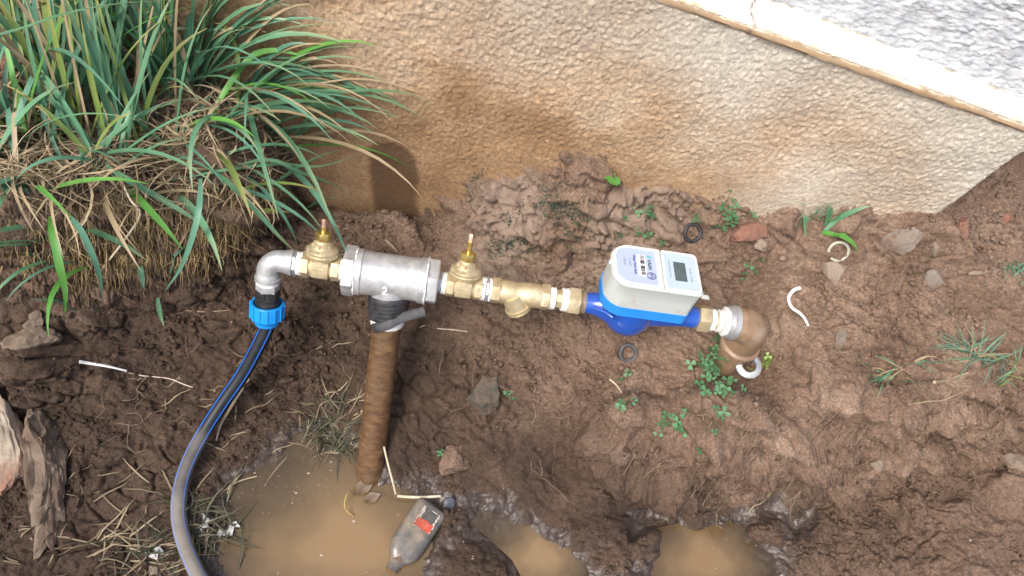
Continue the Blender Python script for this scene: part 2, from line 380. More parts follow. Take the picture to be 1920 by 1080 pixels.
# ------------------------------------------------------------------ house wall: rough-cast plinth, sloping ledge, rough-cast wall above
s1, zl1 = wall_hit(1255, 0); s2, zl2 = wall_hit(1920, 238)
LSL = (zl2-zl1)/(s2-s1)
def ztop(s): return zl1+LSL*(s-s1)
s3, zu1 = wall_hit(1440, 0, -.055); s4, zu2 = wall_hit(1920, 190, -.055)
def zup(s): return zu1+(zu2-zu1)/(s4-s3)*(s-s3)
se1 = wall_hit(1750, 420)[0]; se2, sez2 = wall_hit(1925, 290)
def s_end(z): return se1+(se2-se1)/(sez2-.40)*(np.clip(z, .3, ztop(se2))-.40)
house = thing('house_wall', 'rough-cast house wall with mud-splashed plinth and white ledge', 'wall', Matrix.Translation(wp(0, .1)))
HI = house.matrix_world.inverted()
def rough(S, Z, seed, amp):
    wS = S+.006*fbm(S*40, Z*40, 2, seed+31); wZ = Z+.006*fbm(S*40+9, Z*40, 2, seed+33)
    f1, f2, cid = worley(wS*118, wZ*118, seed); g1, g2, cd2 = worley(wS*230, wZ*230, seed+5)
    m = sstep(-.5, .5, fbm(S*6, Z*6, 3, seed+71)); big = sstep(.62, .9, cid)
    return amp*((.35+.5*m)*(.62-f1)*(.3+.7*cid)+.5*big*np.clip(.55-f1, 0, 1)+.42*(.6-g1)*(.4+cd2)+.30*fbm(S*120, Z*120, 3, seed+9, .6)+.3*fbm(S*22, Z*22, 2, seed+12))
sb = np.r_[np.linspace(-1.1, -.30, 120)[:-1], np.linspace(-.30, WL, 760)]; frac = ((sb+1.1)/(WL+1.1))[None, :]
tv = np.linspace(0, 1, 320)[:, None]; zt = ztop(sb)[None, :]; Z = .02+(zt-.02)*tv
S = -1.1+frac*(s_end(Z)+1.1)
soft = np.clip(1-sstep(.03, .16, (Z-(.20+.2*np.clip(S/WL, 0, 1)))+.035*fbm(S*9, Z*9, 2, 3)), 0, 1)*(1-sstep(.7, 1.05, S))
D = rough(S, Z, 201, .0035)*(1-.72*soft) + .006*fbm(S*4, Z*4, 3, 7)
D += .012*soft*(1-tv)
edge = sstep(0, .018, (s_end(Z)-S)); D = D-.012*(1-edge)**2
X = WA[0]+WE[0]*S+WN[0]*D; Y = WA[1]+WE[1]*S+WN[1]*D
def loc(X, Y, Z): o = house.location; return X-o.x, Y-o.y, Z-o.z
# splash stain: strong low down and to the left, fading up and to the right
hgt = Z-(.2+.2*np.clip(S/WL, 0, 1))
stain = np.clip(1.05-sstep(.05, .62, hgt+.13*fbm(S*3, Z*3, 5, 14, .6)+.62*np.clip(S-.30, -.7, 1)), 0, 1)
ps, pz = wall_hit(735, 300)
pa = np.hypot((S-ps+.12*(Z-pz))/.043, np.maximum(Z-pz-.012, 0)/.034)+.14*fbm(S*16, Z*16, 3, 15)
patch = (1-sstep(.82, 1.16, pa))*1.0  # cast shadow painted on the plinth as a dark rounded patch
me = grid_mesh('plinth', *loc(X, Y, Z))
t = NT('rough_cast_plinth')
clean = t.ramp(t.noise(6, 7, .6), [(.3, (.50, .455, .38)), (.7, (.66, .615, .53))])
mudc = t.ramp(t.noise(8, 7, .65), [(.28, (.34, .192, .092)), (.52, (.49, .312, .172)), (.75, (.58, .425, .27))])
c = t.mix(t.attr('stain').outputs['Fac'], clean, mudc)
c = t.mix(t.math('MULTIPLY', t.ramp(t.attr('stain').outputs['Fac'], [(.72, 0.0), (1.0, 1.0)]), .8), c, t.ramp(t.noise(12, 6, .6), [(.3, (.22, .130, .066)), (.7, (.36, .235, .135))]))
spl = t.math('MULTIPLY', t.ramp(t.noise(75, 5, .75), [(.57, 0.0), (.66, .8)]), t.ramp(t.attr('stain').outputs['Fac'], [(.35, 0.0), (.95, 1.0)]))
c = t.mix(spl, c, (.20, .118, .062))
gr = t.ramp(t.noise(170, 3, .65), [(.4, .8), (.55, 1.0), (.68, 1.2)]); c = t.mix(1.0, c, gr, 'MULTIPLY')
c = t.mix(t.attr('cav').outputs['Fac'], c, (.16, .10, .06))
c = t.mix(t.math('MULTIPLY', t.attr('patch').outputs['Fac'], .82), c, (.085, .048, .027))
M_PL = t.set(col=c, rough=.95, nrm=t.bump(t.noise(300, 6, .72), .8, .0030), spec=.2)
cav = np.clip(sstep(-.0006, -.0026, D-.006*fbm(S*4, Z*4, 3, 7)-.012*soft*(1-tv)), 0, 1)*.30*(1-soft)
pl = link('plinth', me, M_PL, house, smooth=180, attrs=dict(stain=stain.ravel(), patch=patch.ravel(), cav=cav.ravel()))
# return face round the corner
nr = 120; dv = np.linspace(0, 1.6, nr)[None, :]; zz = np.linspace(0, 1, 90)[:, None]
ze = .02+(ztop(se2)-.02)*zz; SS = s_end(ze)+0*dv; DD = -.012-dv
Xr = WA[0]+WE[0]*SS+WN[0]*DD; Yr = WA[1]+WE[1]*SS+WN[1]*DD; bulge = rough(dv+0*ze, ze+0*dv, 233, .005)*np.clip(dv*40, 0, 1)
Xr += WE[0]*bulge; Yr += WE[1]*bulge
link('plinth_return', grid_mesh('plinth_return', *loc(Xr, Yr, ze+0*dv)), M_PL, house, smooth=180, attrs=dict(stain=np.full(Xr.size, .5), patch=np.zeros(Xr.size), cav=np.zeros(Xr.size)))
# ledge
nl = 620; sl_ = np.linspace(-1.1, s_end(ztop(se2))+.03, nl)[None, :]
prof = [(-.012, .004), (.003, .004), (.006, .0065), (.014, .001)]
rows_d = [-.004, .0035, .0045, .003]; rows_z = [-.007, -.0055, -.002, .001]
for q in np.linspace(0, 1, 16)[1:]:
    rows_d.append(.004-.062*q); rows_z.append(None)
Ls = []; Ld = []; Lz = []; Lt = []
for i, (d_, z_) in enumerate(zip(rows_d, rows_z)):
    if z_ is None:
        q = (i-3)/15; zz_ = ztop(sl_)+.001+(zup(sl_)+.004-ztop(sl_))*q; tq = q
    else: zz_ = ztop(sl_)+z_; tq = -.1
    wob = .0022*fbm(sl_*12+i*.13, 0*sl_+i*.2, 3, 301)+(.004*np.minimum(0, fbm(sl_*25, 0*sl_, 2, 305)+.15) if i < 5 else 0)
    Ls.append(sl_); Ld.append(d_+wob+0*sl_); Lz.append(zz_+.4*wob); Lt.append(tq+0*sl_)
Ls, Ld, Lz, Lt = [np.vstack(a) for a in (Ls, Ld, Lz, Lt)]
sc = wall_hit(1424, 28)[0]
crk = np.exp(-((Ls-sc-.004*np.sin(Lt*9))/.0022)**2)
Ld -= .004*crk; Lz -= .004*crk
me = grid_mesh('ledge', *loc(WA[0]+WE[0]*Ls+WN[0]*Ld, WA[1]+WE[1]*Ls+WN[1]*Ld, Lz))
t = NT('white_ledge_paint')
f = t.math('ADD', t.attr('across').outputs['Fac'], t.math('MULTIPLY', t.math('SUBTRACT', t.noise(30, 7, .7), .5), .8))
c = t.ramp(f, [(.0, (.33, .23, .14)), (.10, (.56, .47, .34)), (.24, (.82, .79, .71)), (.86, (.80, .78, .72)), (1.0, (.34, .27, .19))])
sp = t.ramp(t.noise(150, 4, .7), [(.68, 0.0), (.74, .7)]); c = t.mix(sp, c, (.35, .28, .2))
c = t.mix(t.attr('crack').outputs['Fac'], c, (.10, .08, .06))
M_LEDGE = t.set(col=c, rough=.8, nrm=t.bump(t.noise(120, 6), .5, .002), spec=.3)
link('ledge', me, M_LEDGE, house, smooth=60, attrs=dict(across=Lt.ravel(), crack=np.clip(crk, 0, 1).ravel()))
# wall above the ledge
ns2 = 520; nz2 = 230
sv = np.linspace(-1.1, s_end(ztop(se2)), ns2)[None, :]
zr = np.r_[np.linspace(0, .22, 150), np.linspace(.23, 1.9, nz2-150)][:, None]
Zu = zup(sv)-.004+zr; Su = sv+0*zr
Du = -.055+rough(Su, Zu, 411, .0058)*np.clip(zr/.01, 0, 1)
me = grid_mesh('upper_wall', *loc(WA[0]+WE[0]*Su+WN[0]*Du, WA[1]+WE[1]*Su+WN[1]*Du, Zu))
t = NT('grey_rough_cast')
c = t.ramp(t.noise(45, 6, .65), [(.32, (.36, .375, .40)), (.6, (.58, .60, .63)), (.75, (.68, .70, .72))])
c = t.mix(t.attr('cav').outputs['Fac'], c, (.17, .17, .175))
M_UP = t.set(col=c, rough=.9, nrm=t.bump(t.noise(260, 5), .6, .002), spec=.25)
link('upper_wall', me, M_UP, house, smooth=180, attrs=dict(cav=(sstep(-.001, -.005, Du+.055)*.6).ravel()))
# ------------------------------------------------------------------ plumbing
def galv(name, light=.62, dirt=.25):
    t = NT(name)
    c = t.ramp(t.noise(60, 6, .65), [(.3, (light*.62, light*.64, light*.66)), (.6, (light, light*1.01, light*1.02)), (.8, (light*1.1,)*3)])
    sp = t.ramp(t.noise(130, 5, .7), [(.60, 0.0), (.68, dirt)]); c = t.mix(sp, c, (.20, .15, .11))
    return t.set(col=c, metal=.55, rough=t.ramp(t.noise(90, 4), [(.3, .34), (.7, .55)]), nrm=t.bump(t.noise(330, 5, .65), .35, .0012))
M_GALV = galv('galvanised_iron', .58, .5); M_GALVD = galv('galvanised_iron_dirty', .5, .55)
t = NT('brass')
c = t.ramp(t.noise(34, 6, .6), [(.3, (.44, .35, .20)), (.55, (.62, .52, .33)), (.75, (.72, .63, .44))])
sp = t.ramp(t.noise(60, 6, .72), [(.55, 0.0), (.68, .65)]); c = t.mix(sp, c, (.17, .12, .07))
M_BRASS = t.set(col=c, metal=.6, rough=t.ramp(t.noise(70, 4), [(.3, .40), (.7, .60)]), nrm=t.bump(t.noise(420, 5, .65), .35, .0010))
M_BRASSY = simple('bright_yellow_brass', (.62, .44, .13), (.70, .53, .2), .3, .9, 60, .2, 300, .0006, .08)
M_COPPER = simple('copper_spindle', (.62, .36, .26), (.72, .48, .36), .4, .8, 90, .2, 300, .0006)
t = NT('thread_tape')
c = t.ramp(t.noise(70, 5), [(.25, (.70, .69, .65)), (.5, (.86, .86, .84))]); sp = t.ramp(t.noise(55, 5, .7), [(.6, 0.0), (.72, .45)]); c = t.mix(sp, c, (.42, .33, .24))
M_TAPE = t.set(col=c, rough=.6, nrm=t.bump(t.noise(260, 5), .8, .0018), spec=.3)
M_BLACKP = simple('black_plastic', (.012, .012, .013), (.03, .03, .032), .35, 0, 60, .15, 300, .0006, .1)
M_BLUEP = simple('blue_plastic', (.006, .24, .70), (.012, .29, .78), .42, 0, 30, .1, 200, .0006, .08)
t = NT('rust')
tc = t.n('ShaderNodeTexCoord'); mp = t.n('ShaderNodeMapping'); mp.inputs['Scale'].default_value = (1, 1, 2.4); t.l(tc.outputs['Object'], mp.inputs[0])
nz_ = t.n('ShaderNodeTexNoise'); nz_.inputs['Scale'].default_value = 42; nz_.inputs['Detail'].default_value = 8; nz_.inputs['Roughness'].default_value = .68; t.l(mp.outputs[0], nz_.inputs['Vector'])
c = t.ramp(nz_.outputs['Fac'], [(.25, (.035, .018, .010)), (.45, (.095, .046, .019)), (.62, (.155, .080, .032)), (.8, (.26, .165, .09))])
sp = t.ramp(t.noise(13, 5, .6), [(.5, 0.0), (.7, .6)]); c = t.mix(sp, c, (.095, .062, .026))
M_RUST = t.set(col=c, rough=t.ramp(nz_.outputs['Fac'], [(.3, .38), (.7, .8)]), nrm=t.bump(nz_.outputs['Fac'], .7, .004), spec=.5)
t = NT('brown_painted_iron')
c = t.ramp(t.noise(22, 6, .6), [(.3, (.17, .112, .070)), (.5, (.26, .168, .10)), (.7, (.36, .285, .225))])
M_BROWN = t.set(col=c, rough=t.ramp(t.noise(40, 5), [(.3, .30), (.7, .55)]), nrm=t.bump(t.noise(160, 6, .65), .45, .0015), spec=.6)
M_RUBBER = simple('black_rubber', (.018, .018, .02), (.045, .045, .05), .55, 0, 80, .3, 250, .001)

RP0, RP1 = atz(545, 492, .300), atz(1360, 603, .305)
RX = (RP1-RP0)/np.linalg.norm(RP1-RP0)
_zv = np.array([0, 0, 1.])-RX*RX[2]; _zv /= np.linalg.norm(_zv); _yv = np.cross(_zv, RX)
def run_pt(u):
    a, b = -.4, 1.4
    for _ in range(40):
        m = (a+b)/2
        if proj(RP0+(RP1-RP0)*m)[0] < u: a = m
        else: b = m
    return RP0+(RP1-RP0)*a
def run_frame(u, tilt):
    f = math.radians(tilt); z = math.cos(f)*_zv+math.sin(f)*_yv; y = np.cross(z, RX); o = run_pt(u)
    return frame(o, RX, y, z), o
def du(u, o): return float((run_pt(u)-o)@RX)
TILT = 27.0
HEX = math.pi/6

def hexnut(mb, a, b, r, ph=0.0, ch=.0015):
    mb.lathe([(a, r-ch), (a+ch, r), (b-ch, r), (b, r-ch)], 6, phase=ph); return mb
def tape_ring(mb, a, b, r, n=36, seed=0):
    rr = random.Random(seed); k = 7
    prof = [(a, r*.93)]+[(a+(b-a)*(i+.5)/k, r*(1+rr.uniform(-.03, .05))) for i in range(k)]+[(b, r*.93)]
    mb.lathe(prof, n, jit=.0010); return mb

def gate_valve(uc, ua, ub, stem_top, label, ph, tip):
    M, o = run_frame(uc, TILT); th = thing('gate_valve', label, 'valve', M, 'brass gate valves on the pipe run')
    a, b = du(ua, o), du(ub, o); mb = MB()
    # body: waisted barrel with a boxy neck up to the bonnet
    mb.lathe([(a+.012, .0158), (a+.016, .0172), (-.012, .0185), (0, .0195), (.012, .0185), (b-.016, .0172), (b-.012, .0158)], 32)
    mb.lathe([(-.006, .0165), (.008, .0178), (.018, .0190), (.0225, .0215)], 32, 'z')
    mb.box((0, -.0150, .003), (.0125, .0045, .013)); mb.box((0, .0150, .003), (.0125, .0045, .013))
    body = mb.build('body', M_BRASS, th, 40, bevel=.0012)
    m2 = MB()
    for i, w_ in enumerate((.0022, .0016, .0026, .0012, .002)): m2.box((-.008+i*.004, -.0199, .004), (w_*.55, .0004, .0013))
    for i, w_ in enumerate((.0016, .0024, .0014)): m2.box((-.005+i*.005, -.0199, -.003), (w_*.6, .0004, .0011))
    m2.build('cast_lettering', M_BRASS, body, 0)
    hexnut(MB(), a, a+.0135, .0205, ph).build('end_hexagon', M_BRASS, th, 25, bevel=.0006)
    hexnut(MB(), b-.0135, b, .0205, ph).build('end_hexagon', M_BRASS, th, 25, bevel=.0006)
    MB().lathe([(.0195, .0212), (.021, .0242), (.0245, .0250), (.0258, .0238), (.0272, .0240), (.030, .0243), (.0315, .0232), (.0335, .0195), (.036, .0165), (.0375, .0160)], 40, 'z').build('bonnet_flange', M_BRASS, th, 35)
    g = MB(); g.lathe([(.0365, .0160), (.041, .0148), (.0425, .0125), (.0455, .0105), (.047, .0100)], 32, 'z')
    g.lathe([(.0365, .0168), (.0415, .0160)], 6, 'z', phase=.4)
    g.build('bonnet', M_BRASS, th, 30)
    MB().lathe([(.0455, .0112), (.0468, .0122), (.0575, .0122), (.059, .0108)], 6, 'z', phase=.25).build('gland_nut', M_BRASSY, th, 25, bevel=.0007)
    st = MB(); st.lathe([(.055, .0042), (stem_top-.012, .0042)], 16, 'z')
    s_ = st.build('stem', M_BRASSY, th, 40)
    tp = MB(); tp.lathe([(stem_top-.013, .0040), (stem_top-.001, .0036), (stem_top, .0028)], 4 if tip == 'square' else 14, 'z', phase=.6)
    tp.lathe([(stem_top-.003, .0046), (stem_top-.0012, .0046)], 12, 'z') if tip == 'screw' else None
    tp.build('stem_tip', M_COPPER, s_, 30)
    return th
gate_valve(603, 565, 638, .080, 'brass gate valve between the grey elbow and the large tee', .2, 'screw')
gate_valve(869, 836, 905, .090, 'brass gate valve beside the brass strainer, with a longer bare stem', .35, 'square')

def nipple(ua, ub, hexr, label, tapes, ph):
    um = (ua+ub)/2; M, o = run_frame(um, TILT); a, b = du(ua, o), du(ub, o); L = b-a
    th = thing('hex_nipple', label, 'nipple', M, 'galvanised nipples between the fittings')
    c0, c1 = a+L*tapes[0], a+L*tapes[1]
    hexnut(MB(), c0, c1, hexr, ph).build('hexagon', M_GALV, th, 25, bevel=.0005)
    tape_ring(MB(), a-.002, c0, hexr*.9, seed=int(ua)).build('thread_tape', M_TAPE, th, 40)
    tape_ring(MB(), c1, b+.002, hexr*.9, seed=int(ub)).build('thread_tape', M_TAPE, th, 40)
nipple(540, 566, .0195, 'taped galvanised nipple between the grey elbow and brass valve', (.36, .66), .1)
nipple(637, 652, .0185, 'short taped nipple between brass valve and large tee', (.5, .9), .5)
nipple(816, 838, .0185, 'taped nipple joining the large tee to the second valve', (.12, .5), .3)
nipple(904, 922, .0195, 'taped nipple between second brass valve and strainer', (.35, .72), .0)

# left elbow, its plastic coupling and the black pipe
ME, OE = run_frame(503, TILT)
el = thing('pipe_elbow', 'grey galvanised elbow above the blue pipe coupling', 'elbow', ME)
R_ = .021; path = [(.036, 0, 0), (.029, 0, 0), (.024, 0, 0)]+[(R_-R_*math.sin(q), 0, -R_+R_*math.cos(q)) for q in np.linspace(0, math.pi/2, 14)]+[(0, 0, -.024), (0, 0, -.029), (0, 0, -.034)]
rad = [.0186, .0188, .0176]+[.0172]*14+[.0176, .0188, .0186]
MB().tube(path, rad, 32).build('body', M_GALV, el, 40)
bd = MB(); bd.lathe([(.031, .0186), (.0318, .0202), (.0372, .0202), (.038, .0186)], 32); bd.build('band', M_GALV, el, 30)
bd = MB(); bd.lathe([(-.0365, .0186), (-.0357, .0202), (-.030, .0202), (-.0292, .0186)], 32, 'z'); bd.build('band', M_GALV, el, 30)
cp = thing('pipe_coupling', 'black compression coupling with bright blue ribbed nut on the pipe end', 'coupling', ME)
hx = MB(); hx.lathe([(-.055, .0165), (-.054, .0182), (-.042, .0182), (-.041, .0165)], 6, 'z', phase=.3)
hx.build('hexagon', M_GALV, cp, 25, bevel=.0006)
tp = MB(); tp.lathe([(-.0425, .016), (-.041, .0176), (-.0385, .0179), (-.0355, .0175)], 36, 'z', jit=.0004); tp.build('thread_tape', M_TAPE, cp, 40)
bk = MB(); bk.lathe([(-.092, .0175), (-.078, .0178), (-.077, .0195), (-.073, .0195), (-.072, .0180), (-.067, .0180), (-.066, .0188), (-.064, .0188), (-.063, .0178), (-.053, .0172), (-.052, .015)], 36, 'z')
bk.build('black_body', M_BLACKP, cp, 30)
for k in range(6):
    q = MB(); an = k*math.pi/3+.4; q.box((0, 0, 0), (.0016, .0022, .0055), Matrix.Translation((.0176*math.cos(an), .0176*math.sin(an), -.0575)) @ Matrix.Rotation(an, 4, 'Z')); q.build('rib', M_BLACKP, cp, 0)
nt = MB(); nt.lathe([(-.114, .0125), (-.116, .0160), (-.1145, .0185), (-.1075, .0205), (-.106, .0228), (-.101, .0258), (-.078, .0258), (-.0768, .0248), (-.0768, .0215), (-.084, .020)], 48, 'z', cap=(False, False))
nut = nt.build('blue_nut', M_BLUEP, cp, 30)
for k in range(14):
    an = 2*math.pi*k/14; q = MB(); q.box((0, 0, 0), (.0012, .0016, .0118), Matrix.Translation((.0262*math.cos(an), .0262*math.sin(an), -.0896)) @ Matrix.Rotation(an, 4, 'Z')); q.build('rib', M_BLUEP, nut, 0, bevel=.0004)

hs = [np.array(ME @ Vector((0, 0, -.085))), np.array(ME @ Vector((0, 0, -.113))), np.array(ME @ Vector((0, .000, -.125)))]
hp = [(474,668,.152),(452,706,.125),(420,752,.098),(387,803,.075),(360,852,.058),(344,893,.047),(336,935,.037),(336,975,.030),(344,1012,.027),(357,1047,.026),(377,1088,.026),(405,1130,.034),(440,1170,.044),(500,1230,.052)]
hs += [atz(*p) for p in hp]
def crspline(P, k=6):
    P = [np.asarray(p, float) for p in P]; P = [2*P[0]-P[1]]+P+[2*P[-1]-P[-2]]; o = []
    for i in range(1, len(P)-2):
        for j in range(k):
            t_ = j/k; a, b, c_, d = P[i-1:i+3]
            o.append(.5*((2*b)+(-a+c_)*t_+(2*a-5*b+4*c_-d)*t_**2+(-a+3*b-3*c_+d)*t_**3))
    o.append(P[-2]); return o
hpath = crspline(hs, 6); HR = .0120
hose = thing('water_pipe', 'black plastic water pipe with blue stripes curving down into the mud', 'pipe', Matrix.Translation(hpath[0]))
hl = [tuple(p-hpath[0]) for p in hpath]
t = NT('black_pipe_plastic')
c = t.ramp(t.noise(40, 5), [(.3, (.007, .008, .011)), (.7, (.018, .020, .026))])
mudf = t.math('MULTIPLY', t.attr('muddy').outputs['Fac'], t.ramp(t.noise(28, 6, .7), [(.25, .55), (.55, 1.0)]), True)
c = t.mix(mudf, c, (.205, .185, .165))
M_HOSE = t.set(col=c, spec=.25, rough=t.math('ADD', .42, t.math('MULTIPLY', mudf, .5)), nrm=t.bump(t.noise(200, 5), .15, .0006))
t = NT('pipe_stripe')
mudf = t.math('MULTIPLY', t.attr('muddy').outputs['Fac'], .62)
M_STRIPE = t.set(col=t.mix(mudf, (.03, .17, .72), (.25, .27, .32)), rough=.4)
def muddy_of(path):
    o = []
    for p in path:
        u, v, k = proj(np.asarray(p)+hpath[0]); zz = (np.asarray(p)+hpath[0])[2]
        o.append(float(.50*sstep(.078, .066, zz)+.45*sstep(.042, .036, zz)))
    return o
mu = np.repeat(muddy_of(hl), 20)
MB().tube(hl, HR, 20, cap=False).build('tube', M_HOSE, hose, 180, attrs=dict(muddy=mu))
for a_ in (0.95, 2.55, 4.2, 5.7):
    MB().tube(hl, HR+.00025, 4, cap=False, ang=(a_, a_+.16)).build('blue_stripe', M_STRIPE, hose, 180, attrs=dict(muddy=np.repeat(muddy_of(hl), 4)))

# large tee with reducing bushes
MT, OT = run_frame(735, TILT)
te = thing('pipe_tee', 'large grey galvanised tee on top of the rusty standpipe', 'tee', MT)
a, b = du(668, OT), du(799, OT); L = b-a
tb = MB()
tb.lathe([(a, .0345), (a+.001, .0362), (a+.009, .0362), (a+.0105, .0345), (a+.014, .0340), (0, .0338), (b-.014, .0340), (b-.0105, .0345), (b-.009, .0362), (b-.001, .0362), (b, .0345)], 48)
tb.lathe([(-.036, .0305), (-.0355, .0312), (-.028, .0312), (-.020, .0315), (-.008, .0315)], 48, 'z')
tbo = tb.build('body', M_GALV, te, 35)
cv = bpy.data.curves.new('mark', 'FONT'); cv.body = '2'; cv.size = .016; cv.extrude = .0006; cv.align_x = 'CENTER'; cv.align_y = 'CENTER'
def text_obj(name, body, size, mat, parent, M, extrude=.0001, shear=0, bold=0):
    cv = bpy.data.curves.new(name, 'FONT'); cv.body = body; cv.size = size; cv.extrude = extrude; cv.align_x = 'CENTER'; cv.align_y = 'CENTER'; cv.shear = shear; cv.offset = bold; cv.resolution_u = 3
    ob = bpy.data.objects.new('tmp', cv); COL.objects.link(ob); dg = bpy.context.evaluated_depsgraph_get()
    me = bpy.data.meshes.new_from_object(ob.evaluated_get(dg)); bpy.data.objects.remove(ob)
    me.transform(M); me.materials.clear(); me.name = name
    return link(name, me, mat, parent, 0)
_cl = MT.inverted() @ Vector(C0); _a = math.atan2(_cl.z, _cl.y)+math.radians(44)
_nv = Vector((0, math.cos(_a), math.sin(_a))); _uv = Vector((0, math.sin(_a), -math.cos(_a)))
if _uv.z < 0: _uv = -_uv
_rv = _uv.cross(_nv); Mtx = Matrix(((_rv.x, _uv.x, _nv.x, -.006), (_rv.y, _uv.y, _nv.y, _nv.y*.0342), (_rv.z, _uv.z, _nv.z, _nv.z*.0342), (0, 0, 0, 1)))
text_obj('size_mark', '2', .020, simple('cast_mark', (.80, .80, .79), (.88, .88, .87), .6, 0, 80), tbo, Mtx, .0016)
hexnut(MB(), a-.019, a-.0005, .0395, .15, .002).build('hex_bush', M_GALV, te, 25, bevel=.0008)
hexnut(MB(), b+.0005, b+.019, .0375, .42, .002).build('hex_bush', M_GALV, te, 25, bevel=.0008)
tape_ring(MB(), a-.0015, a+.002, .0362, 40, 3).build('thread_tape', M_TAPE, te, 40)
tape_ring(MB(), b-.002, b+.0015, .0362, 40, 4).build('thread_tape', M_TAPE, te, 40)

# rusty standpipe under the tee, wrapped with rubber strip and tape
top = np.array(MT @ Vector((0, 0, -.036))); base = atz(693, 888, -.004)
zs = (top-base); SL = np.linalg.norm(zs); zs /= SL; xs = np.cross([0, 1, 0], zs); xs /= np.linalg.norm(xs); ys = np.cross(zs, xs)
MS = frame(base, xs, ys, zs)
sp_ = thing('standpipe', 'rusty brown iron standpipe rising from the puddle to the tee', 'pipe', MS)
zz_ = np.linspace(-.06, SL, 70); pr = []
mb = MB(); vs = []; nn = 44
for z_ in zz_:
    for k in range(nn):
        th = 2*math.pi*k/nn; x_, y_ = math.cos(th), math.sin(th)
        r_ = .0232+.0007*mnoise.noise(Vector((x_*1.5, y_*1.5, z_*40)))+.0005*mnoise.noise(Vector((x_*5, y_*5, z_*160)))
        vs.append((r_*x_, r_*y_, z_))
fs = [(i*nn+k, i*nn+(k+1) % nn, (i+1)*nn+(k+1) % nn, (i+1)*nn+k) for i in range(69) for k in range(nn)]
mb.add(vs, fs); mb.build('iron_pipe', M_RUST, sp_, 180)
mb = MB(); mb.lathe([(SL-.050, .0240), (SL-.047, .0262), (SL-.036, .0272), (SL-.03, .0275)], 36, 'z', jit=.0005, cap=(False, False)); mb.build('thread_tape', M_TAPE, sp_, 40)
def wrap(z0, z1, turns, r0, r1, w_, tiltx, seed):
    rr = random.Random(seed); n = int(turns*26); P = []
    for i in range(n+1):
        f = i/n; th = 2*math.pi*turns*f+seed; r_ = r0+(r1-r0)*f+rr.uniform(-.0003, .0003)
        P.append((r_*math.cos(th), r_*math.sin(th), z0+(z1-z0)*f+tiltx*math.cos(th)))
    v = []; f_ = []
    for p in P:
        rad_ = math.hypot(p[0], p[1]); q = (rad_+.0016)/rad_
        v += [(p[0], p[1], p[2]-w_), (p[0]*q, p[1]*q, p[2]-w_*.8), (p[0]*q, p[1]*q, p[2]+w_*.8), (p[0], p[1], p[2]+w_)]
    for i in range(n):
        for k in range(3): f_.append((i*4+k, i*4+k+1, (i+1)*4+k+1, (i+1)*4+k))
    return MB().add(v, f_)
wrap(SL-.032, SL+.0045, 5.3, .0275, .0322, .0068, .003, 2).build('rubber_strip', M_RUBBER, sp_, 60)
wrap(SL-.040, SL-.022, 1.2, .0262, .0288, .0045, .011, 4).build('rubber_strip', M_RUBBER, sp_, 60)
fv = np.array(C0-top); fl = np.array([fv@xs, fv@ys]); fa = math.atan2(fl[1], fl[0])
def cyl(th, r_, z_): return (r_*math.cos(th), r_*math.sin(th), z_)
tail = [cyl(fa-.75, .0285, SL-.048), cyl(fa-.45, .030, SL-.043), cyl(fa+.1, .031, SL-.034), cyl(fa+.65, .033, SL-.024), (.046*math.cos(fa+1.05), .046*math.sin(fa+1.05), SL-.016), (.060*math.cos(fa+1.2), .060*math.sin(fa+1.2), SL-.010)]
MB().tube(crspline(tail, 5), .0078, 10, flat=(1.0, .16)).build('loose_strip_end', M_RUBBER, sp_, 50)

# strainer
MY, OY = run_frame(972, TILT)
ys_ = thing('pipe_strainer', 'brass strainer with a capped leg pointing downwards', 'strainer', MY)
a, b = du(921, OY), du(1030, OY)
mb = MB(); mb.lathe([(a+.013, .0178), (a+.016, .0188), (a+.026, .0192), (a+.036, .0180), (-.004, .0172), (.006, .0184), (.016, .0196), (b-.018, .0194), (b-.013, .0182)], 36)
LG = Matrix.Translation((-.006, 0, 0)) @ Matrix.Rotation(math.radians(142), 4, 'Y') @ Matrix.Rotation(math.radians(0), 4, 'Z')
LG = Matrix.Translation((-.010, -.004, 0)) @ (Vector((.50, .10, -.86)).normalized().to_track_quat('Z', 'Y').to_matrix().to_4x4())
mb.lathe([(.0, .0180), (.016, .0188), (.024, .0190)], 32, 'z', M=LG); mb.build('body', M_BRASS, ys_, 40)
cpb = MB(); cpb.lathe([(.0238, .0195), (.0248, .0215), (.0290, .0215), (.0300, .0200), (.0310, .0206), (.0330, .0202), (.0340, .0185)], 32, 'z', M=LG)
cpb.build('leg_cap', M_BRASS, ys_, 30)
hexnut(MB(), a, a+.0145, .0212, .3).build('end_hexagon', M_BRASS, ys_, 25, bevel=.0006)
hexnut(MB(), b-.0145, b, .0212, .3).build('end_hexagon', M_BRASS, ys_, 25, bevel=.0006)

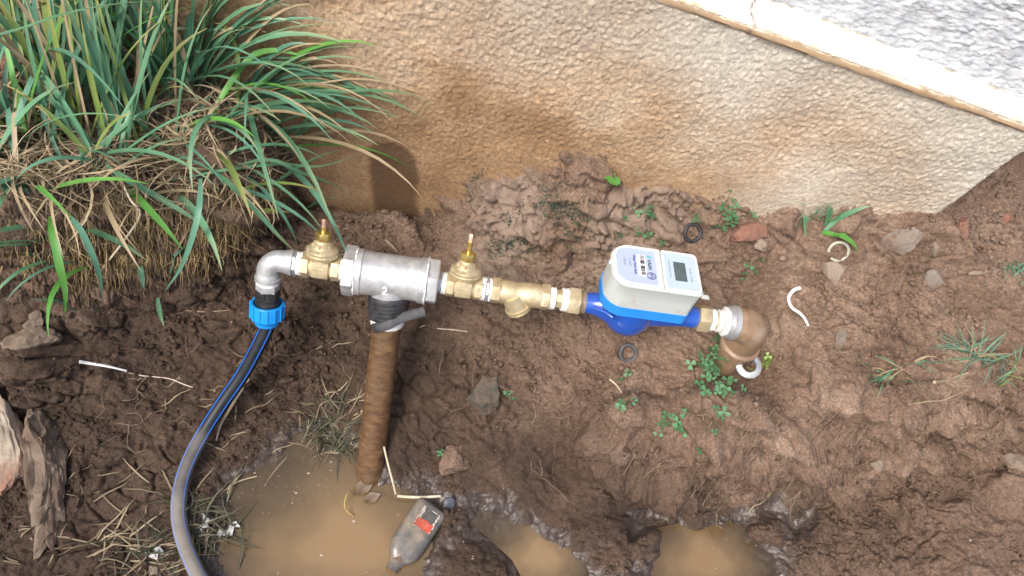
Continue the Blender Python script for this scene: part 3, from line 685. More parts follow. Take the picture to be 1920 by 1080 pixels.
# meter unions
def union(uo, u_tail0, u_tail1, u_nut0, u_nut1, label, ph, flip, nr):
    M, o = run_frame(uo, 10); th = thing('meter_union', label, 'union', M, 'brass unions either side of the meter')
    a, b, c_, d = (du(x, o) for x in (u_tail0, u_tail1, u_nut0, u_nut1)); lo, hi = (a, b) if a < b else (b, a)
    mb = MB(); mb.lathe([(lo, .0135), (hi, .0135)], 28); mb.lathe([(lo+(hi-lo)*.38, .0150), (lo+(hi-lo)*.62, .0150)], 8, phase=.3)
    mb.build('tailpiece', M_BRASS, th, 30)
    tape_ring(MB(), lo-.002, lo+(hi-lo)*.36, .0172, seed=9).build('thread_tape', M_TAPE, th, 40)
    tape_ring(MB(), lo+(hi-lo)*.68, hi+.001, .0178, seed=19).build('thread_tape', M_TAPE, th, 40)
    hexnut(MB(), min(c_, d), max(c_, d), nr, ph, .0018).build('union_nut', M_BRASS, th, 25, bevel=.0007)
    e = d if abs(d-b) > abs(c_-b) else c_; s_ = 1 if d > c_ else -1
    r_ = MB(); k0 = d; sg = 1 if flip else -1
    for i in range(4): r_.lathe([(k0+sg*(.0003+i*.0022), .0158), (k0+sg*(.0013+i*.0022), .0176), (k0+sg*(.0022+i*.0022), .0158)], 32)
    r_.build('thread', M_BRASS, th, 40)
union(1060, 1028, 1064, 1064, 1087, 'brass union nut at the meter inlet, beside the strainer', .2, True, .0232)
union(1325, 1332, 1350, 1329, 1306, 'brass union nut at the meter outlet, beside the brown elbow', .45, False, .0225)
# ------------------------------------------------------------------ water meter
MM, OM = run_frame(1200, 8)
wm = thing('water_meter', 'blue water meter with pale grey prepayment housing and small display', 'meter', MM)
M_MBLUE = simple('meter_blue_enamel', (.014, .070, .36), (.022, .095, .45), .16, 0, 14, .12, 60, .001, .05, coat=.4)
M_MSKY = simple('meter_sky_blue', (.02, .23, .66), (.025, .26, .72), .4, 0, 20, .1, 200, .0005)
t = NT('meter_pale_plastic')
c = t.ramp(t.noise(18, 5), [(.3, (.43, .465, .445)), (.7, (.49, .52, .50))]); sp = t.ramp(t.noise(38, 7, .75), [(.53, 0.0), (.68, .6)]); c = t.mix(sp, c, (.36, .27, .2))
M_MPALE = t.set(col=c, rough=.5, nrm=t.bump(t.noise(300, 3), .08, .0005))
M_MWHITE = simple('meter_rim', (.64, .68, .66), (.72, .75, .73), .45, 0, 30)
M_MPANEL = simple('meter_label_sheet', (.38, .45, .60), (.41, .48, .64), .35, 0, 12)
M_PANEL2 = simple('display_sheet', (.41, .50, .61), (.44, .54, .64), .3, 0, 12)
t = NT('display_glass'); M_LCD = t.set(col=t.ramp(t.noise(70, 3), [(.3, (.055, .085, .095)), (.7, (.085, .12, .13))]), rough=.12)
M_INK = simple('ink_black', (.02, .02, .03), None, .5); M_INKB = simple('ink_blue', (.03, .035, .20), None, .5)
M_TEAL = simple('ink_teal', (.0, .42, .46), None, .5); M_STKR = simple('sticker_white', (.78, .79, .78), None, .5); M_INKG = simple('ink_grey', (.16, .18, .24), None, .5)
a, b = du(1090, OM), du(1306, OM)
mb = MB()
mb.lathe([(a, .0150), (a+.003, .0160), (a+.010, .0165), (a+.022, .0185), (a+.036, .0235), (a+.048, .030), (-.03, .034), (-.004, .033), (.02, .024), (b-.03, .0185), (b-.014, .0175), (b-.004, .0175), (b, .0165)], 44)
mb.lathe([(-.036, .012), (-.034, .026), (-.028, .0345), (-.016, .0395), (.0, .041), (.020, .042), (.0275, .0415)], 48, 'z', off=(-.018, 0, 0))
mb.build('cast_body', M_MBLUE, wm, 50)
rb = MB(); rb.tube([(a+.016, -.016, .008), (a+.034, -.026, .014), (a+.046, -.034, .012)], [.003, .0035, .004], 8); rb.build('casting_rib', M_MBLUE, wm, 60)
HX0, HX1, HW = -.0755, .0605, .0435      # housing footprint
def outline(x0, x1, w_, rl, rr_, n=9):
    P = []
    for cx_, cy_, a0, r_ in ((x1-rr_, -w_+rr_, -90, rr_), (x1-rr_, w_-rr_, 0, rr_), (x0+rl, w_-rl, 90, rl), (x0+rl, -w_+rl, 180, rl)):
        for i in range(n):
            q = math.radians(a0+90*i/(n-1)); P.append((cx_+r_*math.cos(q), cy_+r_*math.sin(q)))
    return P
def loft(layers, cap=(True, True), tilt=0.0):
    """layers: (z, inset_left, inset_right, inset_width, left radius, right radius)"""
    vs = []; fs = []; n = None
    for (z_, il, ir, iw, rl, rr_) in layers:
        P = outline(HX0+il, HX1-ir, HW-iw, rl, rr_); n = len(P)
        vs += [(x, y, z_+tilt*x) for x, y in P]
    for i in range(len(layers)-1):
        for k in range(n): fs.append((i*n+k, i*n+(k+1) % n, (i+1)*n+(k+1) % n, (i+1)*n+k))
    if cap[0]: fs.append(tuple(reversed(range(n))))
    if cap[1]: fs.append(tuple((len(layers)-1)*n+k for k in range(n)))
    return MB().add(vs, fs)
Z0 = .026; ZB = .047; ZT = .095
loft([(Z0, .004, .004, .003, .030, .006), (Z0+.002, .001, .002, .0005, .032, .008), (ZB, 0, .001, 0, .032, .008)]).build('blue_band', M_MSKY, wm, 35)
hous = loft([(ZB+.0002, .0016, .0012, .0012, .031, .008), (ZB+.02, .002, .000, .0014, .030, .008), (ZT-.006, .0045, -.004, .0022, .027, .008), (ZT-.003, .003, -.006, .0008, .028, .008), (ZT-.001, .0035, -.0055, .001, .0275, .008), (ZT, .005, -.004, .0025, .026, .0075)])
hobj = hous.build('housing', M_MPALE, wm, 30)
# top: white rim frame with two recessed sheets
SPLIT = .0055
def plate(name, x0, x1, w_, rl, rr_, z_, h, mat, par, bev=.0008):
    P = outline(x0, x1, w_, rl, rr_, 7); n = len(P)
    v = [(x, y, z_) for x, y in P]+[(x, y, z_+h) for x, y in P]
    f = [tuple(reversed(range(n))), tuple(range(n, 2*n))]+[(k, (k+1) % n, n+(k+1) % n, n+k) for k in range(n)]
    return MB().add(v, f).build(name, mat, par, 30)
def ringplate(name, x0, x1, w_, rl, rr_, wd, z_, h, mat, par):
    A = outline(x0, x1, w_, rl, rr_, 7); Bq = outline(x0+wd, x1-wd, w_-wd, max(rl-wd, .001), max(rr_-wd, .001), 7); n = len(A); v = []; f = []
    for P, zz in ((A, z_), (A, z_+h*.6)): v += [(x, y, zz) for x, y in P]
    A2 = outline(x0+.0008, x1-.0008, w_-.0008, max(rl-.0008, .001), max(rr_-.0008, .001), 7); v += [(x, y, z_+h) for x, y in A2]
    for P, zz in ((Bq, z_+h), (Bq, z_)): v += [(x, y, zz) for x, y in P]
    for i in range(4):
        for k in range(n): f.append((i*n+k, i*n+(k+1) % n, (i+1)*n+(k+1) % n, (i+1)*n+k))
    return MB().add(v, f).build(name, mat, par, 35)
lid = plate('left_lid', HX0+.006, SPLIT-.0012, HW-.0028, .026, .003, ZT+.0002, .0012, M_MWHITE, wm)
ringplate('rim', HX0+.006, SPLIT-.0012, HW-.0028, .026, .003, .0042, ZT+.0014, .0022, M_MWHITE, lid)
plate('label_sheet', HX0+.0106, SPLIT-.0085, HW-.0074, .0215, .0025, ZT+.0015, .0006, M_MPANEL, lid)
rd = plate('display_lid', SPLIT+.0012, HX1+.003, HW-.0028, .003, .008, ZT+.0002, .0012, M_MWHITE, wm)
ringplate('rim', SPLIT+.0012, HX1+.003, HW-.0028, .003, .008, .0034, ZT+.0014, .0022, M_MWHITE, rd)
plate('display_sheet', SPLIT+.0050, HX1-.0008, HW-.0066, .002, .0055, ZT+.0015, .0006, M_PANEL2, rd)
plate('display', SPLIT+.0188, SPLIT+.0375, .0195, .0012, .0012, ZT+.0022, .0005, M_LCD, rd)
MB().box((HX1+.009, -HW+.004, ZT-.004), (.006, .0035, .0016)).build('corner_tab', M_MPALE, wm, 30, bevel=.0008)
MB().lathe([(ZT-.004, .0034), (ZT+.001, .0034), (ZT+.002, .0026)], 14, 'z', off=(HX0+.004, .004, 0)).build('hinge_knob', M_MWHITE, wm, 40)
# print: reads from the wall side towards the viewer
def tmat(x, y, z_): return Matrix.Translation((x, y, z_)) @ Matrix.Rotation(-math.pi/2, 4, 'Z')
ZP = ZT+.0024
text_obj('print', 'CALIN', .0072, M_INK, lid, tmat(SPLIT-.0190, .0055, ZP), .00005, 0, .00025)
text_obj('print', 'S', .0090, M_TEAL, lid, tmat(SPLIT-.0190, .0225, ZP), .00005, .25, .0005)
stm = MB(); stm.lathe([(ZP-.0002, .0072), (ZP+.0001, .0072), (ZP+.0001, .0058), (ZP-.0002, .0058)], 30, 'z', off=(SPLIT-.0180, -.0175, 0), cap=(False, False)); stm.build('stamp_ring', M_INKB, lid, 0)
text_obj('print', 'STS', .0062, M_INKB, lid, tmat(SPLIT-.0180, -.0175, ZP), .00005, 0, .0002)
stk = MB(); stk.box((SPLIT-.0312, .0020, ZT+.0023), (.0062, .0215, .0002)); stk = stk.build('barcode_sticker', M_STKR, lid, 0)
bc = MB(); rr = random.Random(5); y_ = .0215
while y_ > -.0178:
    w_ = rr.choice([.0004, .0004, .0008, .0012]); bc.box((SPLIT-.0300, y_, ZT+.0026), (.0034, w_, .00008)); y_ -= 2*w_+rr.choice([.0005, .0007, .0012])
bc.build('barcode', M_INK, stk, 0)
text_obj('print', '1002 0500 4412', .0030, M_INKG, stk, tmat(SPLIT-.0352, .001, ZT+.0026), .00004)
text_obj('print', 'Lihagur River Basin', .0052, M_INKB, lid, tmat(SPLIT-.0420, .002, ZP), .00005, 0, .00012)
text_obj('print', 'V 1.0-IoT', .0046, M_INKG, lid, tmat(SPLIT-.0495, .006, ZP), .00005)
text_obj('print', 'LXS-20', .0052, M_INKG, lid, tmat(SPLIT-.0575, .006, ZP), .00005)
text_obj('print', 'Prepaid Water Meter', .0040, M_INKG, rd, tmat(SPLIT+.0125, .003, ZP-.0001), .00004)
text_obj('print', 'Model: CA568', .0048, M_INKG, rd, tmat(SPLIT+.0445, -.004, ZP-.0001), .00004)

# ------------------------------------------------------------------ brown elbow at the outlet, going straight down into the earth
MEl, OEl = run_frame(1405, 0)
MEl = frame(run_pt(1407), RX, np.cross(_zv, RX), _zv)
be = thing('iron_elbow', 'large brown iron elbow turning down into the soil behind the meter', 'elbow', MEl)
ob_ = run_pt(1407); r0 = du(1378, ob_); R_ = .028
path = [(r0, 0, 0), (r0+.008, 0, 0), (r0+.0095, 0, 0)]
c0 = -R_*.72
path = [(r0, 0, 0), (r0+.009, 0, 0)]
cxq = c0
for q in np.linspace(0, math.pi/2, 14): path.append((cxq+R_*math.sin(q), 0, -R_+R_*math.cos(q)))
xe = path[-1][0]
path += [(xe, 0, -R_-.014), (xe, 0, -R_-.026), (xe, 0, -R_-.029), (xe, 0, -R_-.036), (xe, 0, -R_-.038)]
rad = [.0275, .0280]+[.0284+.0008*math.sin(i/13*math.pi) for i in range(14)]+[.0286, .0292, .0342, .0342, .0292]
MB().tube(path, rad, 40).build('body', M_BROWN, be, 40)
lp = np.linspace(-R_-.012, -R_-.19, 12); MB().lathe([(z_, .0272+.0006*math.sin(z_*300)) for z_ in lp[::-1]], 36, 'z', off=(xe, 0, 0)).build('buried_pipe', M_BROWN, be, 180)
bu = MB(); bu.lathe([(r0-.016, .0200), (r0-.0145, .0262), (r0-.008, .0268), (r0-.007, .0285), (r0+.001, .0285), (r0+.002, .026)], 36); bu.build('bush', M_GALVD, be, 30)
tape_ring(MB(), r0-.021, r0-.009, .0232, 36, 6).build('thread_tape', M_TAPE, be, 40)
# ------------------------------------------------------------------ vegetation
def leafmat(name, a, b, tipc=None, rough=.45):
    t = NT(name)
    c = t.ramp(t.noise(20, 4), [(.3, a), (.7, b)])
    oi = t.n('ShaderNodeObjectInfo'); hs_ = t.n('ShaderNodeHueSaturation')
    t.l(t.math('ADD', .82, t.math('MULTIPLY', oi.outputs['Random'], .42)), hs_.inputs['Value']); t.l(c, hs_.inputs['Color']); c = hs_.outputs[0]
    if tipc: c = t.mix(t.ramp(t.attr('along').outputs['Fac'], [(.66, 0.0), (1.0, .85)]), c, tipc)
    m = t.set(col=c, rough=rough, spec=.45)
    tr = t.n('ShaderNodeBsdfTranslucent'); t.l(c, tr.inputs[0]); mx = t.n('ShaderNodeMixShader'); mx.inputs[0].default_value = .25
    t.l(t.b.outputs[0], mx.inputs[1]); t.l(tr.outputs[0], mx.inputs[2]); t.l(mx.outputs[0], t.out.inputs[0]); return m
G1 = leafmat('grass_green', (.095, .235, .125), (.155, .335, .195), (.32, .38, .20))
G2 = leafmat('grass_blue_green', (.085, .220, .145), (.140, .310, .210))
G3 = leafmat('grass_yellow_green', (.16, .25, .06), (.25, .31, .09), (.45, .36, .14))
G4 = leafmat('dry_straw', (.33, .25, .145), (.48, .38, .24))
G5 = leafmat('grass_fresh', (.09, .28, .05), (.14, .36, .08))
M_CLOV = leafmat('clover_green', (.07, .20, .085), (.12, .28, .13), None, .5)
M_DARKW = leafmat('dark_weed', (.030, .070, .052), (.055, .105, .075), None, .55)
M_STEM = leafmat('weed_stem', (.20, .14, .085), (.28, .2, .12))
def blade_mesh(pts, wid, fold=.25, name='blade', rowsn=None):
    P = [Vector(p) for p in pts]; m = len(P); vs = []; al = []
    T = [(P[min(i+1, m-1)]-P[max(i-1, 0)]).normalized() for i in range(m)]
    side = T[0].cross(Vector((0, 0, 1)))
    if side.length < .1: side = Vector((1, 0, 0))
    side.normalize()
    for i in range(m):
        side = (side-T[i]*side.dot(T[i])).normalized(); nrm = side.cross(T[i]); f = i/(m-1)
        w_ = wid*.5*(min(1, .55+f*2.2))*(1-max(0, (f-.45)/.55)**1.6*.94)
        vs += [P[i]-side*w_+nrm*w_*fold, P[i], P[i]+side*w_+nrm*w_*fold]; al += [f]*3
    fs = []
    for i in range(m-1):
        for k in range(2): fs.append((i*3+k, i*3+k+1, (i+1)*3+k+1, (i+1)*3+k))
    return [tuple(v) for v in vs], fs, al
def blade_obj(pts, wid, mat, parent, org, name='blade', fold=.25):
    v, f, al = blade_mesh([np.asarray(p)-org for p in pts], wid, fold)
    return MB().add(v, f).build(name, mat, parent, 180, attrs=dict(along=al))
def wall_push(p, m=.012):
    s_, d = wall_sd(p[0], p[1])
    if p[2] < .72 and d < m: p = np.array([p[0]+WN[0]*(m-d), p[1]+WN[1]*(m-d), p[2]])
    return p
def arch(base, az, inc, L, droop, n=11, twist=0.0, clear=.006, stop=False):
    d = np.array([math.cos(az)*math.sin(inc), math.sin(az)*math.sin(inc), math.cos(inc)]); p = np.array(base, float); o = [p.copy()]
    for i in range(1, n):
        f = i/(n-1); d = d+np.array([0, 0, -1])*droop*(f**1.2)/n*2.2; a2 = twist/n
        d = np.array([d[0]*math.cos(a2)-d[1]*math.sin(a2), d[0]*math.sin(a2)+d[1]*math.cos(a2), d[2]]); d /= np.linalg.norm(d)
        p = wall_push(p+d*L/(n-1)); g = float(gz(p[0], p[1]))
        if stop and g < .22 and p[2] < .27 and i > 4: break
        if p[2] < g+clear: p = np.array([p[0], p[1], g+clear])
        o.append(p.copy())
    return o
TUS = [ # u, v, blades, mean azimuth, spread, inclination range, length range, droop, label
 (225,255,34, 95, 60,(6,32),(.20,.36),.8,'tall upright green grass tussock rising from the straw thatch'),
 (120,225,34,105, 70,(6,34),(.20,.36),.8,'green grass tussock beside the red brick lump'),
 (490,170,27,  8, 50,(32,66),(.20,.31),1.2,'arching grass tussock sweeping its blades against the plinth'),
 (400,225,15, 20, 95,(25,65),(.14,.25),1.2,'grass tussock with tangled half-dry blades beside the arching one'),
 (320,150,34, 90,110,(8,40),(.20,.34),1.0,'dense dark green grass tussock among the others'),
 ( 50,110,32,100,110,(10,44),(.20,.36),1.0,'grass tussock with one broad blade bowed across it'),
 (545,60,24, 10, 50,(28,62),(.20,.31),1.2,'grass tussock at the wall with long thin arching blades'),
 ( 70,350,26,250,120,(35,80),(.12,.22),1.4,'low flattened grass tussock at the brink of the turf'),
 (300,322,9,-70,110,(40,80),(.11,.20),1.4,'low grass tussock hanging over the root mat'),
 (425,312,7,-5, 45,(45,80),(.13,.22),1.3,'grass tussock trailing blades down beside the wall foot'),
 (215,50,34, 90,130,(10,45),(.20,.34),1.0,'green grass tussock at the back of the turf'),
 (420,40,34, 60,110,(12,50),(.20,.34),1.1,'blue green grass tussock at the back by the plinth'),
 (185,300,24,110,150,(25,70),(.12,.24),1.1,'half-dry grass tussock in the middle of the straw thatch'),
 (20,260,24,120,120,(15,55),(.14,.26),1.0,'short grass tussock below the red brick lump'),
]
TOBJ = []
for ti, (u, v, n, azm, asp, inc, LR, dr, lab) in enumerate(TUS):
    rr = random.Random(100+ti); b0 = hit(u, v); b0[2] = gz(b0[0], b0[1])
    th = thing('grass_tussock', lab, 'grass', Matrix.Translation(b0), 'grass tussocks on the turf bank')
    TOBJ.append((th, b0))
    for k in range(n):
        a_ = rr.uniform(0, 2*math.pi); q = abs(rr.gauss(0, .035)); b = np.array([b0[0]+q*math.cos(a_), b0[1]+q*math.sin(a_), 0]); b = wall_push(np.array([b[0], b[1], .3]), .03); b[2] = gz(b[0], b[1])-.004
        az = math.radians(azm+rr.gauss(0, asp*.55)); ic = math.radians(rr.uniform(*inc)); L = rr.uniform(*LR)
        P = arch(b, az, ic, L, dr*rr.uniform(.6, 1.35), 11, rr.uniform(-.6, .6), .006, True)
        mt = rr.choices([G1, G2, G3, G4, G5], [38, 26, 12, 20, 4])[0]
        blade_obj(P, rr.uniform(.0045, .0112)*(.7 if mt is G4 else 1), mt, th, b0, 'blade', rr.uniform(.1, .4))
# long single blades that hang over the edge of the cut bank
HERO = [
 ([(95,405,.36),(100,440,.365),(112,500,.34),(122,545,.30),(122,588,.25)], .011, G5, 'broad bright green blade drooping over the bank beside the cracked lump'),
 ([(130,405,.36),(150,430,.365),(172,475,.335),(187,520,.29),(192,562,.235)], .0085, G2, 'blue green blade hanging straight down over the root mat'),
 ([(376,335,.375),(374,385,.375),(362,440,.345),(340,500,.29),(310,545,.235)], .0085, G2, 'long blade crossing the root mat and tapering to the left'),
 ([(395,318,.36),(430,345,.37),(480,395,.33),(520,440,.30),(551,470,.27)], .0085, G1, 'long green blade pointing down at the grey elbow'),
 ([(450,325,.31),(490,352,.33),(525,395,.31),(548,435,.27),(558,462,.24)], .0055, G2, 'thin dark blade beside the one reaching the elbow'),
 ([(200,312,.39),(240,338,.395),(300,372,.36),(350,402,.34),(378,422,.32)], .0095, G1, 'yellow-tipped green blade lying across the roots'),
 ([(-40,75,.55),(40,55,.62),(120,28,.64),(220,8,.62),(330,0,.57)], .013, G1, 'very broad green blade bowed over the tussocks'),
 ([(320,338,.34),(430,318,.36),(520,308,.35),(600,312,.33),(672,290,.30)], .0065, G1, 'thin green blade lying level towards the shadow painted on the plinth'),
 ([(400,322,.33),(500,300,.37),(560,322,.35),(610,340,.31),(656,362,.26)], .007, G1, 'green blade drooping across the wall foot crack'),
]
for hi_, (pts, wd, mt, lab) in enumerate(HERO):
    P = crspline([atz(*p) for p in pts], 4); th, b0 = TOBJ[(7, 7, 8, 9, 9, 8, 5, 9, 9)[hi_]]
    blade_obj(P, wd, mt, th, b0, 'blade', .2)['label'] = lab

# dry thatch, hanging roots, litter (uncountable)
def colour_mat(name, a, b, rough=.8):
    t = NT(name); c = t.mix(t.attr('tone').outputs['Fac'], a, b); return t.set(col=c, rough=rough, spec=.25)
M_THATCH = colour_mat('thatch', (.075, .050, .030), (.46, .36, .23)); M_ROOT = colour_mat('roots', (.20, .135, .065), (.48, .36, .19))
def stuff(name, label, mb, mat, tones, smooth=180):
    o = mb.build(name, mat, None, smooth, kind='stuff', attrs=dict(tone=tones)); o['label'] = label; return o
rr = random.Random(5); mb = MB(); tn = []
for k in range(1100):
    q = rr.random(); u = rr.uniform(-30, 500); v = rr.gauss(318, 42) if q < .62 else rr.uniform(20, 330)
    if v > 410: continue
    b = hit(u, v); s_, d = wall_sd(b[0], b[1])
    if d < .02: continue
    b[2] += .004
    P = arch(b, rr.uniform(0, 6.28), math.radians(rr.uniform(55, 92)), rr.uniform(.03, .13), rr.uniform(.2, 1.6), 7, rr.uniform(-2.6, 2.6), rr.uniform(.003, .016), True)
    vv, ff, al = blade_mesh(P, rr.choice([.0008, .0012, .0018, .0024, .0036])*rr.uniform(.8, 1.2), rr.uniform(-.3, .3)); mb.add(vv, ff); tn += [rr.random()]*len(vv)
stuff('thatch', 'tangled dry straw matted round the grass', mb, M_THATCH, tn)
BR = [(-20,415),(60,402),(140,390),(280,360),(420,350),(490,325),(530,290)]; FT = [(-20,545),(60,580),(160,590),(300,570),(420,520),(500,462),(550,400)]
mb = MB(); tn = []
for k in range(900):
    f = rr.random()**.9; f = rr.choice([f, .3+.45*rr.random()])
    x = f*6; i = min(5, int(x)); q = x-i
    u0, v0 = BR[i][0]*(1-q)+BR[i+1][0]*q, BR[i][1]*(1-q)+BR[i+1][1]*q; u1, v1 = FT[i][0]*(1-q)+FT[i+1][0]*q, FT[i][1]*(1-q)+FT[i+1][1]*q
    a0 = rr.uniform(-.08, .55); a1 = a0+rr.uniform(.18, .5); P = []; wu = 0; lift = rr.uniform(.002, .016)
    for j in range(8):
        g = a0+(min(a1, 1.02)-a0)*j/7; wu += rr.gauss(0, 3.0); uu, vv_ = u0+(u1-u0)*g+wu, v0+(v1-v0)*g
        h = hit(uu, vv_); d = (C0-h); d /= np.linalg.norm(d); P.append(h+d*lift*(.4+.6*math.sin(math.pi*j/7))+np.array([0, 0, .001]))
    r_ = rr.uniform(.0005, .0013); mb.tube(P, [r_*(1-.6*j/7) for j in range(8)], 3, cap=False); tn += [rr.random()]*24
    if rr.random() < .5:
        j = rr.randint(2, 5); e = np.array([rr.gauss(0, .012), rr.gauss(0, .004), -.012+rr.gauss(0, .008)]); mb.tube([P[j], P[j]+e*.6, P[j]+e*1.3+np.array([rr.gauss(0, .004), 0, 0])], [r_*.6, r_*.5, r_*.3], 3, cap=False); tn += [rr.random()]*9
stuff('root_mat', 'matted tan grass roots hanging from the cut bank', mb, M_ROOT, tn)
def on_ground(P, lift): return [np.array([p[0], p[1], float(gz(p[0], p[1]))+lift]) for p in P]
mb = MB(); tn = []
ZON = [((1240,1560),(830,950),90),((1100,1900),(500,800),80),((1500,1900),(800,1000),45),((520,700),(380,520),45),((640,1100),(560,760),20),((100,560),(560,820),30),((880,1300),(700,900),20)]
for (ua, ub), (va, vb), n in ZON:
    for k in range(n):
        h = hit(rr.uniform(ua, ub), rr.uniform(va, vb)); az = rr.uniform(0, 6.28); L = rr.uniform(.02, .085); p = h[:2].copy(); P = []
        for j in range(8): P.append(p.copy()); az += rr.gauss(0, .45); p = p+np.array([math.cos(az), math.sin(az)])*L/7
        r_ = rr.uniform(.0003, .00065); mb.tube(on_ground(P, r_+rr.uniform(0, .004)), [r_]*7+[r_*.5], 3, cap=False); tn += [rr.uniform(.3, 1)]*24
stuff('rootlets', 'fine pale rootlets lying over the bare earth', mb, colour_mat('rootlet', (.16, .11, .075), (.36, .27, .19)), tn)
mb = MB(); tn = []
ZON = [((80,420),(880,1078),60),((300,640),(640,880),30),((560,680),(720,860),40),((0,120),(920,1070),14),((180,340),(1000,1079),35)]
for (ua, ub), (va, vb), n in ZON:
    for k in range(n):
        h = hit(rr.uniform(ua, ub), rr.uniform(va, vb)); az = rr.choice([rr.gauss(.7, .4), rr.uniform(0, 6.28)]); L = rr.uniform(.012, .07); cv_ = rr.gauss(0, .04)
        P = [h[:2]+np.array([math.cos(az+cv_*j), math.sin(az+cv_*j)])*L*j/5 for j in range(6)]; P = on_ground(P, .0025+rr.uniform(0, .003)); P = [np.array([p[0], p[1], max(p[2], .0015)]) for p in P]
        vv, ff, al = blade_mesh(P, rr.uniform(.0010, .0028), .1); mb.add(vv, ff); tn += [rr.random()]*len(vv)
stuff('straw_litter', 'scattered bits of dry straw on the pit floor', mb, colour_mat('litter', (.09, .065, .04), (.36, .29, .19)), tn)
# wet dark weed at the water's edge
mb = MB(); tn = []
for (uc, vc, sp, n) in ((622,800,22,40),(600,770,20,16),(375,960,22,45),(400,1000,30,40),(300,1050,40,40),(640,830,16,30)):
    for k in range(n):
        h = hit(uc+rr.gauss(0, sp), vc+rr.gauss(0, sp*.8)); h[2] = max(h[2], 0)
        P = arch(h, rr.uniform(0, 6.28), math.radians(rr.uniform(45, 88)), rr.uniform(.03, .08), rr.uniform(.4, 1.6), 6, rr.uniform(-1, 1), .002); P = [np.array([p[0], p[1], max(p[2], .001)]) for p in P]
        vv, ff, al = blade_mesh(P, rr.uniform(.0012, .0032), .2); mb.add(vv, ff); tn += [rr.random()]*len(vv)
stuff('drowned_weed', 'dark wet weed and straw at the edge of the puddle', mb, colour_mat('wet_weed', (.018, .025, .012), (.11, .10, .065), .5), tn)

# clover-like weeds: every leaf is a part
lv = []; lf = []
for k in range(3):
    a0 = k*2*math.pi/3; R = lambda x, y: (x*math.cos(a0)-y*math.sin(a0), x*math.sin(a0)+y*math.cos(a0))
    pts = [(.0, 0, 0), (.35, .28, .04), (.75, .46, .07), (1.0, .34, .04), (.93, .0, .0), (1.0, -.34, .04), (.75, -.46, .07), (.35, -.28, .04)]; o = len(lv)
    lv += [(*R(x, y), z_) for x, y, z_ in pts]; lf += [(o, o+1, o+2, o+4), (o+2, o+3, o+4), (o, o+4, o+6, o+7), (o+4, o+5, o+6)]
leaf_me = bpy.data.meshes.new('leaf'); leaf_me.from_pydata(lv, [], lf); leaf_me.materials.append(M_CLOV); leaf_me.update()
M_CLOV2 = leafmat('clover_yellow_green', (.17, .30, .05), (.24, .38, .07)); leaf_me2 = leaf_me.copy(); leaf_me2.materials.clear(); leaf_me2.materials.append(M_CLOV2)
def clover(label, seeds, size, lift=(.006, .02), per=3, spread=.008, lm=None, name='clover', group='clover weeds in the mud', stems=True):
    rr = random.Random(hash(label) % 999 if False else len(label)*7+int(seeds[0][0])); b0 = hit(*seeds[0]); th = thing(name, label, 'weed', Matrix.Translation(b0), group); st = MB(); prev = None
    for (u, v) in seeds:
        h = hit(u, v)
        if stems and prev is not None and np.linalg.norm(h-prev) < .12:
            st.tube([p-b0 for p in on_ground([prev[:2]*(1-q)+h[:2]*q for q in (0, .33, .66, 1)], .003)], .0008, 5)
        prev = h
        for k in range(per):
            z_ = rr.uniform(*lift); p = h+np.array([rr.gauss(0, spread), rr.gauss(0, spread), 0]); p[2] = float(gz(p[0], p[1]))+z_
            o = bpy.data.objects.new('leaf', lm or leaf_me); COL.objects.link(o); o.parent = th; s_ = size*rr.uniform(.7, 1.25)
            o.matrix_local = Matrix.Translation(p-b0) @ Matrix.Rotation(rr.gauss(0, .3), 4, 'X') @ Matrix.Rotation(rr.gauss(-.1, .3), 4, 'Y') @ Matrix.Rotation(rr.uniform(0, 6), 4, 'Z') @ Matrix.Scale(s_, 4)
            st.tube([h-b0+np.array([0, 0, .001]), (h+p)/2-b0+np.array([0, 0, z_*.3]), p-b0], .0005, 4)
    st.build('stems', M_STEM, th, 180); return th
clover('clover spray climbing beside the brown elbow leg', [(1345,640),(1335,665),(1328,690),(1318,690),(1330,710),(1312,722),(1345,672),(1300,690),(1322,735)], .0085, (.015, .04), 4, .010)
clover('clover trailing below the brown elbow', [(1352,735),(1372,722),(1362,748),(1345,740)], .0085, (.006, .016), 3, .008)
clover('clover sprays creeping on the mud ledge below the meter', [(1245,790),(1250,800),(1272,797),(1290,778),(1335,790),(1342,780),(1330,798)], .0080, (.005, .014), 3, .007)
clover('yellowish clover beside the galvanised ring', [(1437,678),(1425,692),(1420,698)], .0080, (.006, .014), 2, .006, leaf_me2)
clover('clover patch at the plinth foot above the red stone', [(1325,405),(1338,408),(1352,398),(1357,415),(1375,402),(1390,408)], .0092, (.006, .018), 3, .009)
clover('thin sprouts scattered between plinth and meter', [(1180,420),(1195,430),(1210,415),(1165,430),(1205,445),(1222,440)], .008, (.003, .010), 3, .010)
clover('small sprout on bare mud under the black seal ring', [(1181,745),(1177,748),(1172,708)], .0075, (.004, .01), 3, .006)
clover('small sprout beside the meter display end', [(1395,494),(1412,498)], .008, (.004, .01), 3, .007)
clover('tiny pale sprout beside the dark half-buried stone', [(948,742),(955,742)], .0052, (.002, .006), 3, .004)
clover('tiny sprout on top of the brown clod', [(826,850),(836,852)], .0052, (.002, .006), 3, .004)
clover('small sprout beside the black washer on the shelf', [(1344,440),(1307,412)], .007, (.003, .008), 2, .004)
